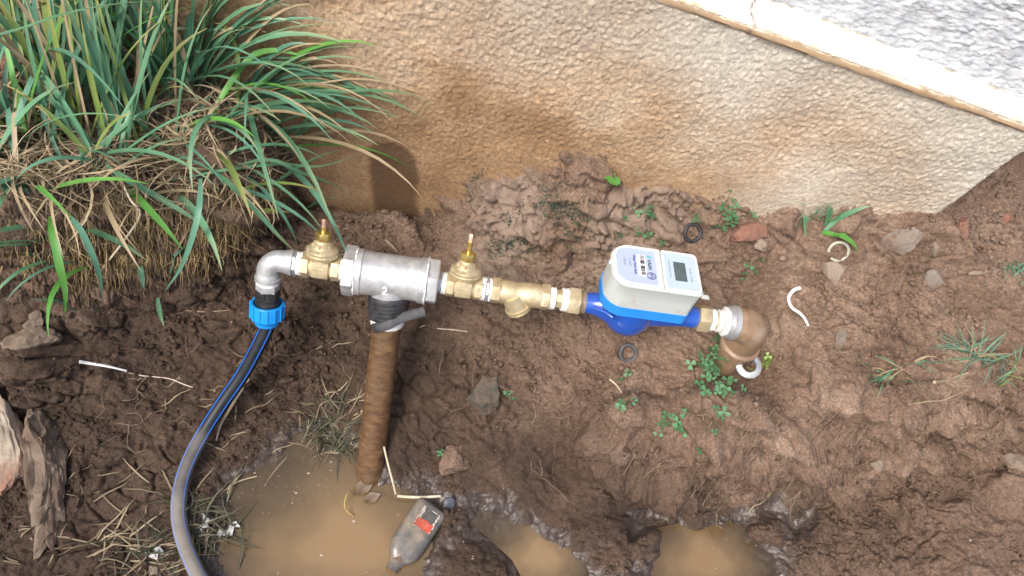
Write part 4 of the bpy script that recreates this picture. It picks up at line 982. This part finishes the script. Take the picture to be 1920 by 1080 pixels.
# round-leaved seedling
b0 = hit(1142, 350); th = thing('seedling', 'bright seedling with one round leaf at the plinth foot', 'seedling', Matrix.Translation(b0)); st = MB()
for (dx, dy, rl) in ((.004, .0, .0105), (-.010, .004, .0075), (-.002, .012, .006)):
    v = [(dx, dy, .016)]+[(dx+rl*math.cos(q), dy+rl*math.sin(q)*1.05, .0175+.001*math.sin(3*q)) for q in np.linspace(0, 2*math.pi, 15)[:-1]]
    MB().add(v, [(0, 1+k, 1+(k+1) % 14) for k in range(14)]).build('leaf', G5, th, 180); st.tube([(0, 0, -.003), (dx*.6, dy*.6, .01), (dx, dy, .016)], .0007, 5)
st.build('stems', M_STEM, th, 180)
# dark creeping weeds: dense tiny leaves
def creeping(label, pts, n, sp):
    rr = random.Random(int(pts[0][0])); b0 = hit(*pts[0]); th = thing('creeping_weed', label, 'weed', Matrix.Translation(b0), 'dark creeping weeds on the shelf'); mb = MB(); st = MB()
    C = [hit(*p) for p in pts]
    st.tube([p-b0 for p in on_ground([c_[:2] for c_ in C], .004)], .001, 5)
    for k in range(n):
        i = rr.randrange(len(C)); h = C[i]+np.array([rr.gauss(0, sp), rr.gauss(0, sp), 0]); z_ = float(gz(h[0], h[1]))+abs(rr.gauss(.008, .005)); a_ = rr.uniform(0, 6.28); l = rr.uniform(.0022, .0048)
        d = Vector((math.cos(a_), math.sin(a_), rr.uniform(-.3, .6))); e = Vector((-math.sin(a_), math.cos(a_), rr.uniform(-.3, .3)))*.36; p = Vector((h[0]-b0[0], h[1]-b0[1], z_-b0[2]))
        mb.add([tuple(p), tuple(p+d*l*.5+e*l), tuple(p+d*l), tuple(p+d*l*.5-e*l)], [(0, 1, 2, 3)])
    mb.build('foliage', M_DARKW, th, 0); st.build('stem', M_STEM, th, 180)
creeping('dark green creeping weed beside the long-stemmed valve', [(930,470),(940,458),(955,452),(968,445),(980,450),(988,460)], 420, .009)
creeping('blue grey creeping weed in the middle of the cracked shelf', [(1020,408),(1045,408),(1065,402),(1080,396),(1090,410),(1085,432)], 560, .011)
creeping('thin dark creeping weed nearest the cracked wall foot', [(1025,365),(1045,370),(1062,376)], 160, .008)
creeping('small dark weed in the corner of wall and shelf', [(885,342),(892,346)], 110, .008)
# broad-leaved weed and fine grass tufts on the right
def tuft(label, u, v, specs, mats, width, name='grass_tuft', seed=1, part='blade', group=None):
    rr = random.Random(seed); b0 = hit(u, v); th = thing(name, label, 'grass', Matrix.Translation(b0), group)
    for (n, az, sp, inc, L, dr) in specs:
        for k in range(n):
            b = b0+np.array([rr.gauss(0, .010), rr.gauss(0, .008), 0]); b[2] = gz(b[0], b[1])-.002
            P = arch(b, math.radians(az+rr.gauss(0, sp)), math.radians(rr.uniform(*inc)), rr.uniform(*L), dr*rr.uniform(.6, 1.3), 8, rr.uniform(-.5, .5), .003)
            blade_obj(P, rr.uniform(*width), rr.choice(mats), th, b0, part, .2)
    return th
tuft('broad-bladed green weed against the plinth foot', 1548, 412, [(3, 55, 18, (30, 60), (.07, .10), .6), (2, 120, 15, (25, 50), (.05, .08), .5), (2, -20, 20, (60, 75), (.035, .05), .8)], [G5, G1, G5], (.009, .014), 'broad_weed', 3, 'leaf')
tuft('wispy grass beside the broad-bladed weed', 1518, 408, [(14, 100, 50, (10, 60), (.03, .07), .6)], [G2, G1], (.0012, .002), seed=4)
tuft('fine green grass tuft spreading on the bare right bank', 1825, 668, [(40, 90, 120, (40, 85), (.03, .075), .7), (14, 185, 25, (60, 85), (.05, .09), .8)], [G1, G2, G2, G4], (.0014, .0026), seed=5)
tuft('uprooted grass tuft with bleached stems on the right bank', 1668, 700, [(14, 200, 22, (66, 88), (.04, .075), .9), (8, 230, 16, (66, 88), (.05, .08), .9), (8, 10, 15, (75, 90), (.04, .07), .8)], [G1, G2, G4, G4], (.0016, .003), seed=6)
tuft('small grass tuft near the pale stones', 1905, 512, [(18, 90, 80, (30, 80), (.02, .05), .7)], [G1, G2], (.0014, .0024), seed=7)
tuft('spindly grass on the far right slope', 1890, 695, [(16, 40, 90, (50, 88), (.03, .06), .7)], [G1, G3], (.0012, .002), seed=8)
# ------------------------------------------------------------------ stones, clods, crumbs
def stonemat(name, a, b, c_=None, sc=30):
    t = NT(name); c = t.ramp(t.noise(sc, 7, .65), [(.3, a), (.6, b), (.8, c_ or b)]); dirt = t.ramp(t.noise(17, 6, .65), [(.40, 0.0), (.62, .9)]); c = t.mix(dirt, c, (.125, .083, .06))
    return t.set(col=c, rough=.92, nrm=t.bump(t.noise(150, 6, .65), .6, .003), spec=.25)
S_RED = stonemat('red_stone', (.20, .095, .065), (.30, .155, .11)); S_GREY = stonemat('grey_stone', (.17, .14, .115), (.27, .23, .195), (.37, .33, .28))
S_PALE = stonemat('pale_stone', (.22, .17, .13), (.34, .275, .215), (.48, .42, .35)); S_DARK = stonemat('dark_stone', (.06, .058, .046), (.115, .105, .085), (.16, .14, .11))
S_TAN = stonemat('tan_clod', (.17, .105, .068), (.27, .18, .12), (.33, .23, .16)); S_WOOD = stonemat('wood_block', (.14, .075, .04), (.25, .145, .08), (.30, .18, .1))
S_CONC = stonemat('muddy_concrete', (.15, .115, .085), (.23, .18, .135), (.31, .25, .19), 22)
t = NT('plastered_brick'); _n = t.noise(9, 4, .6); c = t.ramp(t.noise(40, 7, .7), [(.3, (.27, .215, .165)), (.6, (.42, .35, .27)), (.8, (.52, .45, .36))]); c = t.mix(t.ramp(_n, [(.56, 0.0), (.64, .7)]), c, (.25, .10, .065)); S_BLOCK = t.set(col=c, rough=.92, nrm=t.bump(t.noise(120, 6, .65), .7, .004), spec=.25)
def rock(label, u, v, wpx, hpx, thick, mat, seed, rot=0, name='stone', cat='stone', group='stones on the earth', sink=.52, cuts=14, rough_=.11, box=1.0):
    rr = random.Random(seed); p = hit(u, v); k = FPX/proj(p)[2]; a, b, c_ = wpx/k/2, hpx/k/2*1.15, thick/2
    bm = bmesh.new(); bmesh.ops.create_icosphere(bm, subdivisions=5, radius=1)
    pl_ = [(Vector((rr.gauss(0, 1), rr.gauss(0, 1), rr.gauss(0, .8))).normalized(), rr.uniform(.48, .85)) for _ in range(cuts)]
    for vt in bm.verts:
        q = vt.co.normalized()
        if box < 1: q = Vector([math.copysign(abs(x)**box, x) for x in q])*.85
        for n, d in pl_:
            x = q.dot(n)
            if x > d: q = q-n*(x-d)*.97
        w_ = Vector((q.x*a, q.y*b, q.z*c_)); sc_ = 2.2/max(.012, min(a, b)); q = q*(1+rough_*mnoise.fractal(w_*sc_+Vector((seed, 0, 0)), 1, 2, 4)+.035*mnoise.fractal(w_*sc_*4+Vector((seed, 9, 0)), .8, 2, 3)); vt.co = Vector((q.x*a, q.y*b, q.z*c_))
    me = bpy.data.meshes.new(name); bm.to_mesh(me); bm.free()
    o = link(name, me, mat, None, 35); n = gnormal(p, max(a, b)*.7); qd = n.to_track_quat('Z', 'Y').to_matrix().to_4x4()
    o.matrix_world = Matrix.Translation(Vector(p)+n*c_*(1-2*sink)) @ qd @ Matrix.Rotation(math.radians(rot+ROLL*0), 4, 'Z')
    return tag(o, label, cat, group)
rock('red-brown flat stone beside the clover patch', 1410, 432, 84, 52, .034, S_RED, 1, 12)
rock('small buff stone leaning on the red-brown flat one', 1424, 459, 34, 30, .020, S_PALE, 2, 40, sink=.42)
rock('pale broken-edged stone under the translucent ring', 1562, 508, 74, 58, .035, S_PALE, 3, -25, sink=.48)
rock('grey pitted slab stone below the wall corner', 1688, 452, 66, 74, .026, S_GREY, 4, -20)
rock('grey oval stone below the pitted slab', 1749, 522, 64, 40, .030, S_GREY, 5, 8, sink=.48)
rock('long reddish brick piece right of the wall corner', 1806, 426, 74, 34, .030, S_RED, 6, 8)
rock('rounded reddish brick piece beyond the long one', 1886, 412, 38, 32, .028, S_RED, 7, 0)
rock('small pale stone between slab and brick piece', 1754, 466, 32, 30, .018, S_PALE, 8, 0)
rock('crumbled pale stone near the small right tuft', 1838, 506, 58, 32, .020, S_PALE, 9, -10)
rock('thin upright pale stone below the white plastic strip', 1577, 632, 26, 44, .026, S_GREY, 10, 20)
rock('dark half-buried stone in the pit side', 906, 744, 84, 92, .070, S_DARK, 11, 20, sink=.52)
rock('brown clod with a tiny sprout near the puddle', 852, 868, 88, 58, .055, M_MUD, 12, 5, 'clod', 'clod', 'clods of earth', .5, 6, .12)
rock('tan clod at the lip of the crumbling bank', 1392, 922, 62, 40, .040, M_MUD, 13, 10, 'clod', 'clod', 'clods of earth', .4, 6, .14)
rock('round buff pebble stuck in the crumbling bank', 1647, 868, 40, 30, .030, S_PALE, 14, 0)
rock('buff block at the far end of the lower bank', 1906, 874, 44, 60, .045, S_PALE, 15, 0, sink=.48)
rock('broken brown lump lodged behind the standpipe', 776, 602, 42, 46, .055, S_WOOD, 16, 15, 'brick_lump', 'brick', 'broken lumps', .2, 12, .04)
rock('cracked grey lump in the left bank', 58, 640, 56, 84, .050, S_CONC, 17, 10, sink=.45)
rock('small brown block beside the cracked grey lump', 62, 600, 44, 36, .035, S_CONC, 18, 30, sink=.45)
rock('red brick lump half hidden in the grass', 18, 130, 44, 56, .05, S_RED, 19, 10, 'brick_lump', 'brick', 'broken lumps', .2, 12, .04)
rock('cream chip at the edge of the wet weed', 288, 1072, 36, 20, .014, S_PALE, 20, 15, sink=.35)
rock('grey crumb of mortar under the red-brown stone', 1467, 484, 20, 18, .014, S_PALE, 22, 0, sink=.42)
rock('pale plaster-faced masonry block against the left bank', -8, 835, 120, 270, .10, S_BLOCK, 31, 2, 'masonry_block', 'masonry', None, .42, 16, .10, .62)
rock('long mud-coated concrete slab lying beside the masonry block', 88, 895, 96, 320, .075, S_CONC, 35, 0, 'concrete_slab', 'slab', None, .40, 10, .20, .6)
# crumbs of earth and grit
def scatter(name, label, n, mat, size, seed, sink, flat=.75, region=None, zmin=.012):
    g = np.random.default_rng(seed); ico = bmesh.new(); bmesh.ops.create_icosphere(ico, subdivisions=1, radius=1); iv = np.array([v.co for v in ico.verts]); it = np.array([[v.index for v in f.verts] for f in ico.faces]); ico.free()
    X_ = g.uniform(-.9, 1.1, n*3); Y_ = g.uniform(.1, 1.3, n*3); dens = sstep(-.35, .35, fbm(X_*5, Y_*5, 3, seed)); Z_ = gz(X_, Y_); s_, d = wall_sd(X_, Y_)
    tz = interp(cx, cy, B, X_, Y_)
    turf = (tz > .255) & (X_ < -.40)
    ok = (g.random(n*3) < dens) & (Z_ > zmin) & ((d > .004) | (s_ > WL+.02)) & ~turf
    X_, Y_, Z_ = X_[ok][:n], Y_[ok][:n], Z_[ok][:n]; m = len(X_)
    r_ = size[0]*(g.random(m)**-.42).clip(1, size[1]/size[0]); sc = r_[:, None, None]*(1+.5*g.uniform(-1, 1, (m, len(iv), 1)))*np.stack([np.ones(m), g.uniform(.55, 1, m), g.uniform(.35, .8, m)], -1)[:, None, :]
    q = iv[None]*sc; a_ = g.uniform(0, 6.28, m); ca, sa = np.cos(a_)[:, None], np.sin(a_)[:, None]
    V = np.stack([q[..., 0]*ca-q[..., 1]*sa+X_[:, None], q[..., 0]*sa+q[..., 1]*ca+Y_[:, None], q[..., 2]+(Z_+r_*(flat-sink))[:, None]], -1).reshape(-1, 3)
    F = (it[None]+(np.arange(m)*len(iv))[:, None, None]).reshape(-1, 3)
    me = bpy.data.meshes.new(name); me.vertices.add(len(V)); me.vertices.foreach_set('co', V.astype(np.float32).ravel()); me.loops.add(F.size); me.loops.foreach_set('vertex_index', F.astype(np.int32).ravel())
    me.polygons.add(len(F)); me.polygons.foreach_set('loop_start', np.arange(0, F.size, 3, dtype=np.int32)); me.update(calc_edges=True)
    dm = np.repeat(interp(gx, gy, damp_shade, X_, Y_), len(iv)); wt = np.repeat(interp(gx, gy, wet, X_, Y_), len(iv))
    o = link(name, me, mat, None, 0, 'stuff', dict(damp_shade=dm, wet=wt)); o['label'] = label
scatter('soil_crumbs', 'loose crumbs of brown earth', 30000, M_MUD, (.0012, .0062), 3, .22)
scatter('grit', 'pale grit specks in the earth', 700, S_PALE, (.0008, .0034), 9, .25)
# ------------------------------------------------------------------ small objects lying about
def ring_mesh(R, prof_r, n=40, flat=1.0, jit=0):
    vs = []; fs = []; m = 8; rr = random.Random(2)
    for i in range(n):
        a_ = 2*math.pi*i/n; w_ = 1+rr.uniform(-jit, jit)
        for j in range(m):
            b_ = 2*math.pi*j/m+.39; x = R+prof_r*math.cos(b_); vs.append((x*math.cos(a_)*w_, x*math.sin(a_), prof_r*flat*math.sin(b_)))
    for i in range(n):
        for j in range(m): fs.append((i*m+j, ((i+1) % n)*m+j, ((i+1) % n)*m+(j+1) % m, i*m+(j+1) % m))
    return MB().add(vs, fs)
def put(o, u, v, lift, tilt=(0, 0), rz=0, follow=.8):
    p = hit(u, v); n = gnormal(p, .02); n = (n*follow+Vector((0, 0, 1))*(1-follow)).normalized()
    o.matrix_world = Matrix.Translation(Vector(p)+n*lift) @ n.to_track_quat('Z', 'Y').to_matrix().to_4x4() @ Matrix.Rotation(rz, 4, 'Z') @ Matrix.Rotation(tilt[0], 4, 'X') @ Matrix.Rotation(tilt[1], 4, 'Y'); return o
o = put(ring_mesh(.0150, .0034, 40, .8, .03).build('rubber_washer', M_RUBBER, None, 60), 1297, 436, .0035); tag(o, 'black rubber washer lying flat on the shelf near the clover', 'washer')
t = NT('clear_plastic_ring'); M_CLR = t.set(col=(.58, .56, .46), rough=.35, trans=.35)
o = put(ring_mesh(.0165, .0028, 40, .9).build('plastic_ring', M_CLR, None, 60), 1570, 470, .006, (.15, 0)); tag(o, 'translucent cream plastic ring leaning on a pale stone', 'ring')
o = put(ring_mesh(.0145, .0036, 40, 1.5, .04).build('seal_ring', simple('grey_rubber', (.05, .05, .055), (.10, .10, .105), .6, 0, 60, .3), None, 60), 1176, 663, .006, (.25, .3)); tag(o, 'muddy dark grey seal ring sunk in the mud below the meter', 'ring')
bn = thing('galvanised_ring', 'white galvanised flanged ring leaning on the brown elbow leg', 'ring')
mb = MB(); mb.lathe([(-.004, .0125), (-.004, .0215), (-.001, .0228), (.003, .0222), (.004, .0200), (.006, .0150), (.006, .0125), (-.004, .0125)], 36, 'z', cap=(False, False)); mb.build('flange', galv('zinc_flaking', .55, .9), bn, 30)
_h = hit(1403, 686); _d = C0-_h; _d /= np.linalg.norm(_d); _n = Vector(_d*.55+np.array([.15, 0, .6])).normalized()
bn.matrix_world = Matrix.Translation(_h+_d*.028) @ _n.to_track_quat('Z', 'Y').to_matrix().to_4x4()
def cord(name, label, cat, pts, r_, mat, lift=.003, ends=1, n=8, flat=None, group=None):
    H = [hit(*p[:2]) if len(p) == 2 else atz(*p) for p in pts]; H = [h+np.array([0, 0, lift]) if len(p) == 2 else h for h, p in zip(H, pts)]; P = crspline(H, 5)
    b0 = P[0]; m = len(P); o = MB().tube([p-b0 for p in P], [r_*(1-(1-ends)*i/(m-1)) for i in range(m)], n, flat=flat).build(name, mat, None, 60); o.location = b0; return tag(o, label, cat, group)
M_WPL = simple('white_plastic', (.72, .72, .72), (.8, .8, .8), .45, 0, 40); M_STRAW = simple('pale_straw', (.52, .43, .30), (.66, .58, .44), .7, 0, 60, .2); M_STRAWD = simple('dull_straw', (.30, .23, .14), (.42, .34, .22), .8, 0, 60, .2)
cord('plastic_strip', 'white plastic strip curled on the bare earth', 'strip', [(1497,544),(1484,549),(1475,563),(1480,580),(1496,592),(1505,602),(1511,615)], .0034, M_WPL, .0075, .7, 6, (.5, 1))
cord('straw_stalk', 'long pale bent stalk hanging from the turf over the roots', 'stalk', [(228,340,.36),(245,375,.355),(263,402,.33),(235,448,.27),(195,500,.21),(155,553,.15)], .0017, M_STRAW)
cord('paper_strip', 'white strip lying on the pit floor', 'strip', [(152,683),(170,686),(205,692),(240,700)], .0032, M_WPL, .009, .5, 6, (.4, 1))
cord('string', 'thin twisted pale string beyond the white strip', 'string', [(242,701),(268,706),(290,708),(320,712),(345,722),(362,728)], .0009, simple('string', (.55, .42, .36), (.68, .56, .48), .8, 0, 200), .003)
cord('straw_stalk', 'dull flat stalk lying beside the black pipe', 'stalk', [(466,712),(450,738),(428,775),(414,800),(406,828)], .0034, M_STRAWD, .004, .4, 6, (.45, 1))
cord('straw_stalk', 'upright part of a snapped pale stalk at the standpipe foot', 'stalk', [(720,838,.10),(727,868,.075),(735,898,.05),(742,926,.018)], .0017, M_STRAW)
cord('straw_stalk', 'pale stalk end lying by the bottle base', 'stalk', [(745,930,.012),(770,932,.012),(800,932,.016),(826,930,.02)], .0024, M_STRAW, 0, .9, 6, (.6, 1))
cord('straw_stalk', 'bent straw floating in the left of the puddle', 'stalk', [(426,925,.003),(434,910,.003),(455,900,.003),(482,893,.003)], .0012, M_STRAWD)
cord('straw_stalk', 'yellow stalk arched out of the water below the standpipe', 'stalk', [(668,918,.004),(652,925,.02),(646,945,.02),(650,958,.012),(663,968,.002)], .0011, simple('yellow_stalk', (.36, .27, .08), (.45, .36, .13), .6, 0, 60))
cord('root', 'pale forked root creeping left of the elbow coupling', 'root', [(318,590),(340,588),(352,584),(375,586),(410,585),(430,583)], .0012, M_STRAWD, .003, .4)
cord('root', 'pale root trailing from the lodged lump', 'root', [(786,616),(800,612),(820,618),(845,620),(876,624)], .0011, M_STRAW, .004, .5)
cord('root', 'thick bleached root below the fine grass tuft', 'root', [(1750,718),(1775,714),(1795,706),(1815,700)], .0026, M_STRAWD, .003, .6)
cord('root', 'thin root line crossing the lower right bank', 'root', [(1700,760),(1740,754),(1765,752),(1790,742),(1812,732)], .0010, M_STRAWD, .003, .4)
cord('root', 'bleached root standing among sprouts on the mud ledge', 'root', [(1142,714),(1152,722),(1160,732),(1166,742)], .0018, M_STRAW, .005, .4)
cord('root', 'curved root strand hanging on the crumbling bank', 'root', [(1400,965),(1412,950),(1425,945),(1440,930),(1448,915)], .0011, M_STRAWD, .004, .5)
cord('twig', 'grey twig stub on the dark bank behind the tee', 'twig', [(724,452),(732,460),(740,468),(745,474)], .0032, simple('twig_bark', (.16, .11, .08), (.25, .18, .13), .9, 0, 80, .4), .003, .7)
# brown dead leaves floating
def deadleaf(label, u, v, L, rz):
    v_ = []; f_ = []
    for i in range(7):
        f = i/6; w_ = .30*math.sin(math.pi*min(1, f*.95+.04))*L; v_ += [((f-.5)*L, -w_, .003+.004*abs(f-.5)), ((f-.5)*L, 0, .0015), ((f-.5)*L, w_, .004)]
    for i in range(6):
        for k in range(2): f_.append((i*3+k, i*3+k+1, (i+1)*3+k+1, (i+1)*3+k))
    o = MB().add(v_, f_).build('dead_leaf', simple('dead_leaf', (.11, .075, .045), (.2, .15, .1), .6, 0, 90, .4), None, 180); o.location = atz(u, v, .001); o.rotation_euler.z = rz; return tag(o, label, 'leaf', 'dead leaves in the puddle')
deadleaf('brown dead leaf floating closest to the standpipe foot', 682, 914, .040, .9); deadleaf('smaller brown dead leaf floating beside the arched yellow stalk', 698, 934, .030, .7)
# scraps of white tissue at the water edge
M_TISS = simple('white_scrap', (.30, .30, .29), (.55, .55, .54), .7, 0, 90, .4)
def scrap(label, u, v, L, seed):
    rr = random.Random(seed); p = hit(u, v); p[2] = max(p[2], .002); v_ = []; f_ = []; n = 7
    for i in range(n):
        for j in range(4): v_.append(((i/(n-1)-.5)*L+rr.gauss(0, .0015), (j/3-.5)*L*.34+rr.gauss(0, .002)+.004*math.sin(i*1.7), .003+abs(rr.gauss(0, .003))))
    for i in range(n-1):
        for j in range(3): f_.append((i*4+j, i*4+j+1, (i+1)*4+j+1, (i+1)*4+j))
    o = MB().add(v_, f_).build('scrap', M_TISS, None, 60); o.location = p; o.rotation_euler.z = rr.uniform(.6, 1.4); return tag(o, label, 'scrap', 'pale scraps by the water')
scrap('torn white scrap floating at the left of the puddle', 430, 1000, .034, 4); scrap('grey white scrap in the weed beside the pipe', 385, 985, .026, 6); scrap('pale scrap tangled in wet weed near the frame corner', 290, 1042, .028, 8)
# bottle
A_, B_ = atz(812, 948, .016), atz(741, 1058, .008); ax = B_-A_; BL = np.linalg.norm(ax); ax /= BL; up = np.array([0.16, -.05, 1.]); up -= ax*(up@ax); up /= np.linalg.norm(up); sd = np.cross(up, ax)
bo = thing('bottle', 'dirty dark flat bottle with a torn red label, half sunk in the puddle', 'bottle', frame(A_, ax, sd, up))
t = NT('dirty_glass'); c = t.ramp(t.noise(30, 6, .65), [(.35, (.06, .06, .06)), (.52, (.12, .112, .10)), (.68, (.24, .19, .135))]); M_BOT = t.set(col=c, rough=t.ramp(t.noise(40, 5), [(.4, .12), (.65, .6)]), nrm=t.bump(t.noise(60, 4), .15, .001), spec=.6)
prof = [(0, .018, .006), (.0015, .0245, .0105), (.005, .0275, .0135), (.012, .0285, .0145), (.06, .0285, .0145), (.078, .0280, .0145), (.090, .0255, .0135), (.099, .0195, .0115), (.106, .0130, .0100), (.112, .0105, .0098), (.122, .0100, .0098), (BL-.014, .0100, .0098), (BL-.0135, .0122, .0118), (BL-.004, .0122, .0118), (BL-.003, .0095, .0093)]
def supel(prof, n=36, e=.62):
    vs = []; fs = []
    for (x, a_, b_) in prof:
        for k in range(n):
            th = 2*math.pi*k/n; c_, s_ = math.cos(th), math.sin(th); ee = e if a_ > .018 else 1
            vs.append((x, a_*math.copysign(abs(c_)**ee, c_), b_*math.copysign(abs(s_)**ee, s_)))
    for i in range(len(prof)-1):
        for k in range(n): fs.append((i*n+k, i*n+(k+1) % n, (i+1)*n+(k+1) % n, (i+1)*n+k))
    fs.append(tuple(reversed(range(n)))); fs.append(tuple((len(prof)-1)*n+k for k in range(n))); return MB().add(vs, fs)
supel(prof[:10]).build('body', M_BOT, bo, 60); supel(prof[9:12]).build('neck', M_BOT, bo, 60); supel(prof[12:]).build('cap', stonemat('muddy_cap', (.2, .14, .1), (.42, .33, .25), (.6, .52, .45), 70), bo, 40)
def lab(name, x0, x1, y0, y1, mat, z_, seed):
    rr = random.Random(seed); v_ = []; n = 10; f_ = []
    for i in range(n):
        for j in range(6):
            jx = rr.uniform(-.0012, .0012) if i in (0, n-1) or j in (0, 5) else 0; y_ = y0+(y1-y0)*j/5+jx; v_.append((x0+(x1-x0)*i/(n-1)+jx, y_, z_-.00003*0-.0004*(abs(y_)/.02)**4))
    for i in range(n-1):
        for j in range(5): f_.append((i*6+j, i*6+j+1, (i+1)*6+j+1, (i+1)*6+j))
    return MB().add(v_, f_).build(name, mat, bo, 60)
M_LRED = stonemat('label_red', (.42, .06, .035), (.52, .10, .06), (.6, .3, .25), 60); M_LDK = stonemat('label_dark', (.05, .05, .05), (.12, .12, .11), (.4, .38, .35), 90); M_LW = stonemat('label_white', (.5, .47, .42), (.66, .62, .56), None, 60)
lab('label', .011, .047, -.013, .019, M_LW, .0149, 1); lab('label_red_print', .030, .046, -.012, .0185, M_LRED, .0152, 2); lab('label_dark_print', .012, .0305, -.008, .016, M_LDK, .0153, 3)
b_ = atz(842, 942, .012); o = MB().lathe([(-.004, .006), (.0, .0085), (.006, .0095), (.0075, .0060)], 14, 'z', jit=.0008).build('screw_lid', simple('dark_blue_cap', (.02, .03, .05), (.08, .09, .11), .5, 0, 90, .3), None, 40); o.location = b_; o.rotation_euler = (.5, .2, 0); tag(o, 'small dark screw lid in the mud by the bottle base', 'lid')

# scum flecks on the water
g = np.random.default_rng(4); mb = MB(); tn = []
for uc, vc, su, sv, n in ((560,900,110,40,70),(640,1010,120,60,45),(1010,1040,60,30,14),(1320,1030,60,30,22),(440,900,40,50,30)):
    for k in range(n):
        p = atz(uc+g.normal()*su, vc+g.normal()*sv, .0012)
        if gz(p[0], p[1]) > -.003: continue
        r_ = .0005*min(4, g.random()**-.45); a_ = g.uniform(0, 6.28); m = 6
        mb.add([(p[0]+r_*g.uniform(.6, 1.6)*math.cos(a_+q), p[1]+r_*g.uniform(.6, 1.2)*math.sin(a_+q), .0012) for q in np.linspace(0, 6.28, m+1)[:-1]], [tuple(range(m))]); tn += [g.random()]*m
stuff('scum_flecks', 'specks of debris floating on the puddles', mb, colour_mat('scum', (.07, .05, .03), (.5, .44, .36)), tn, 0)
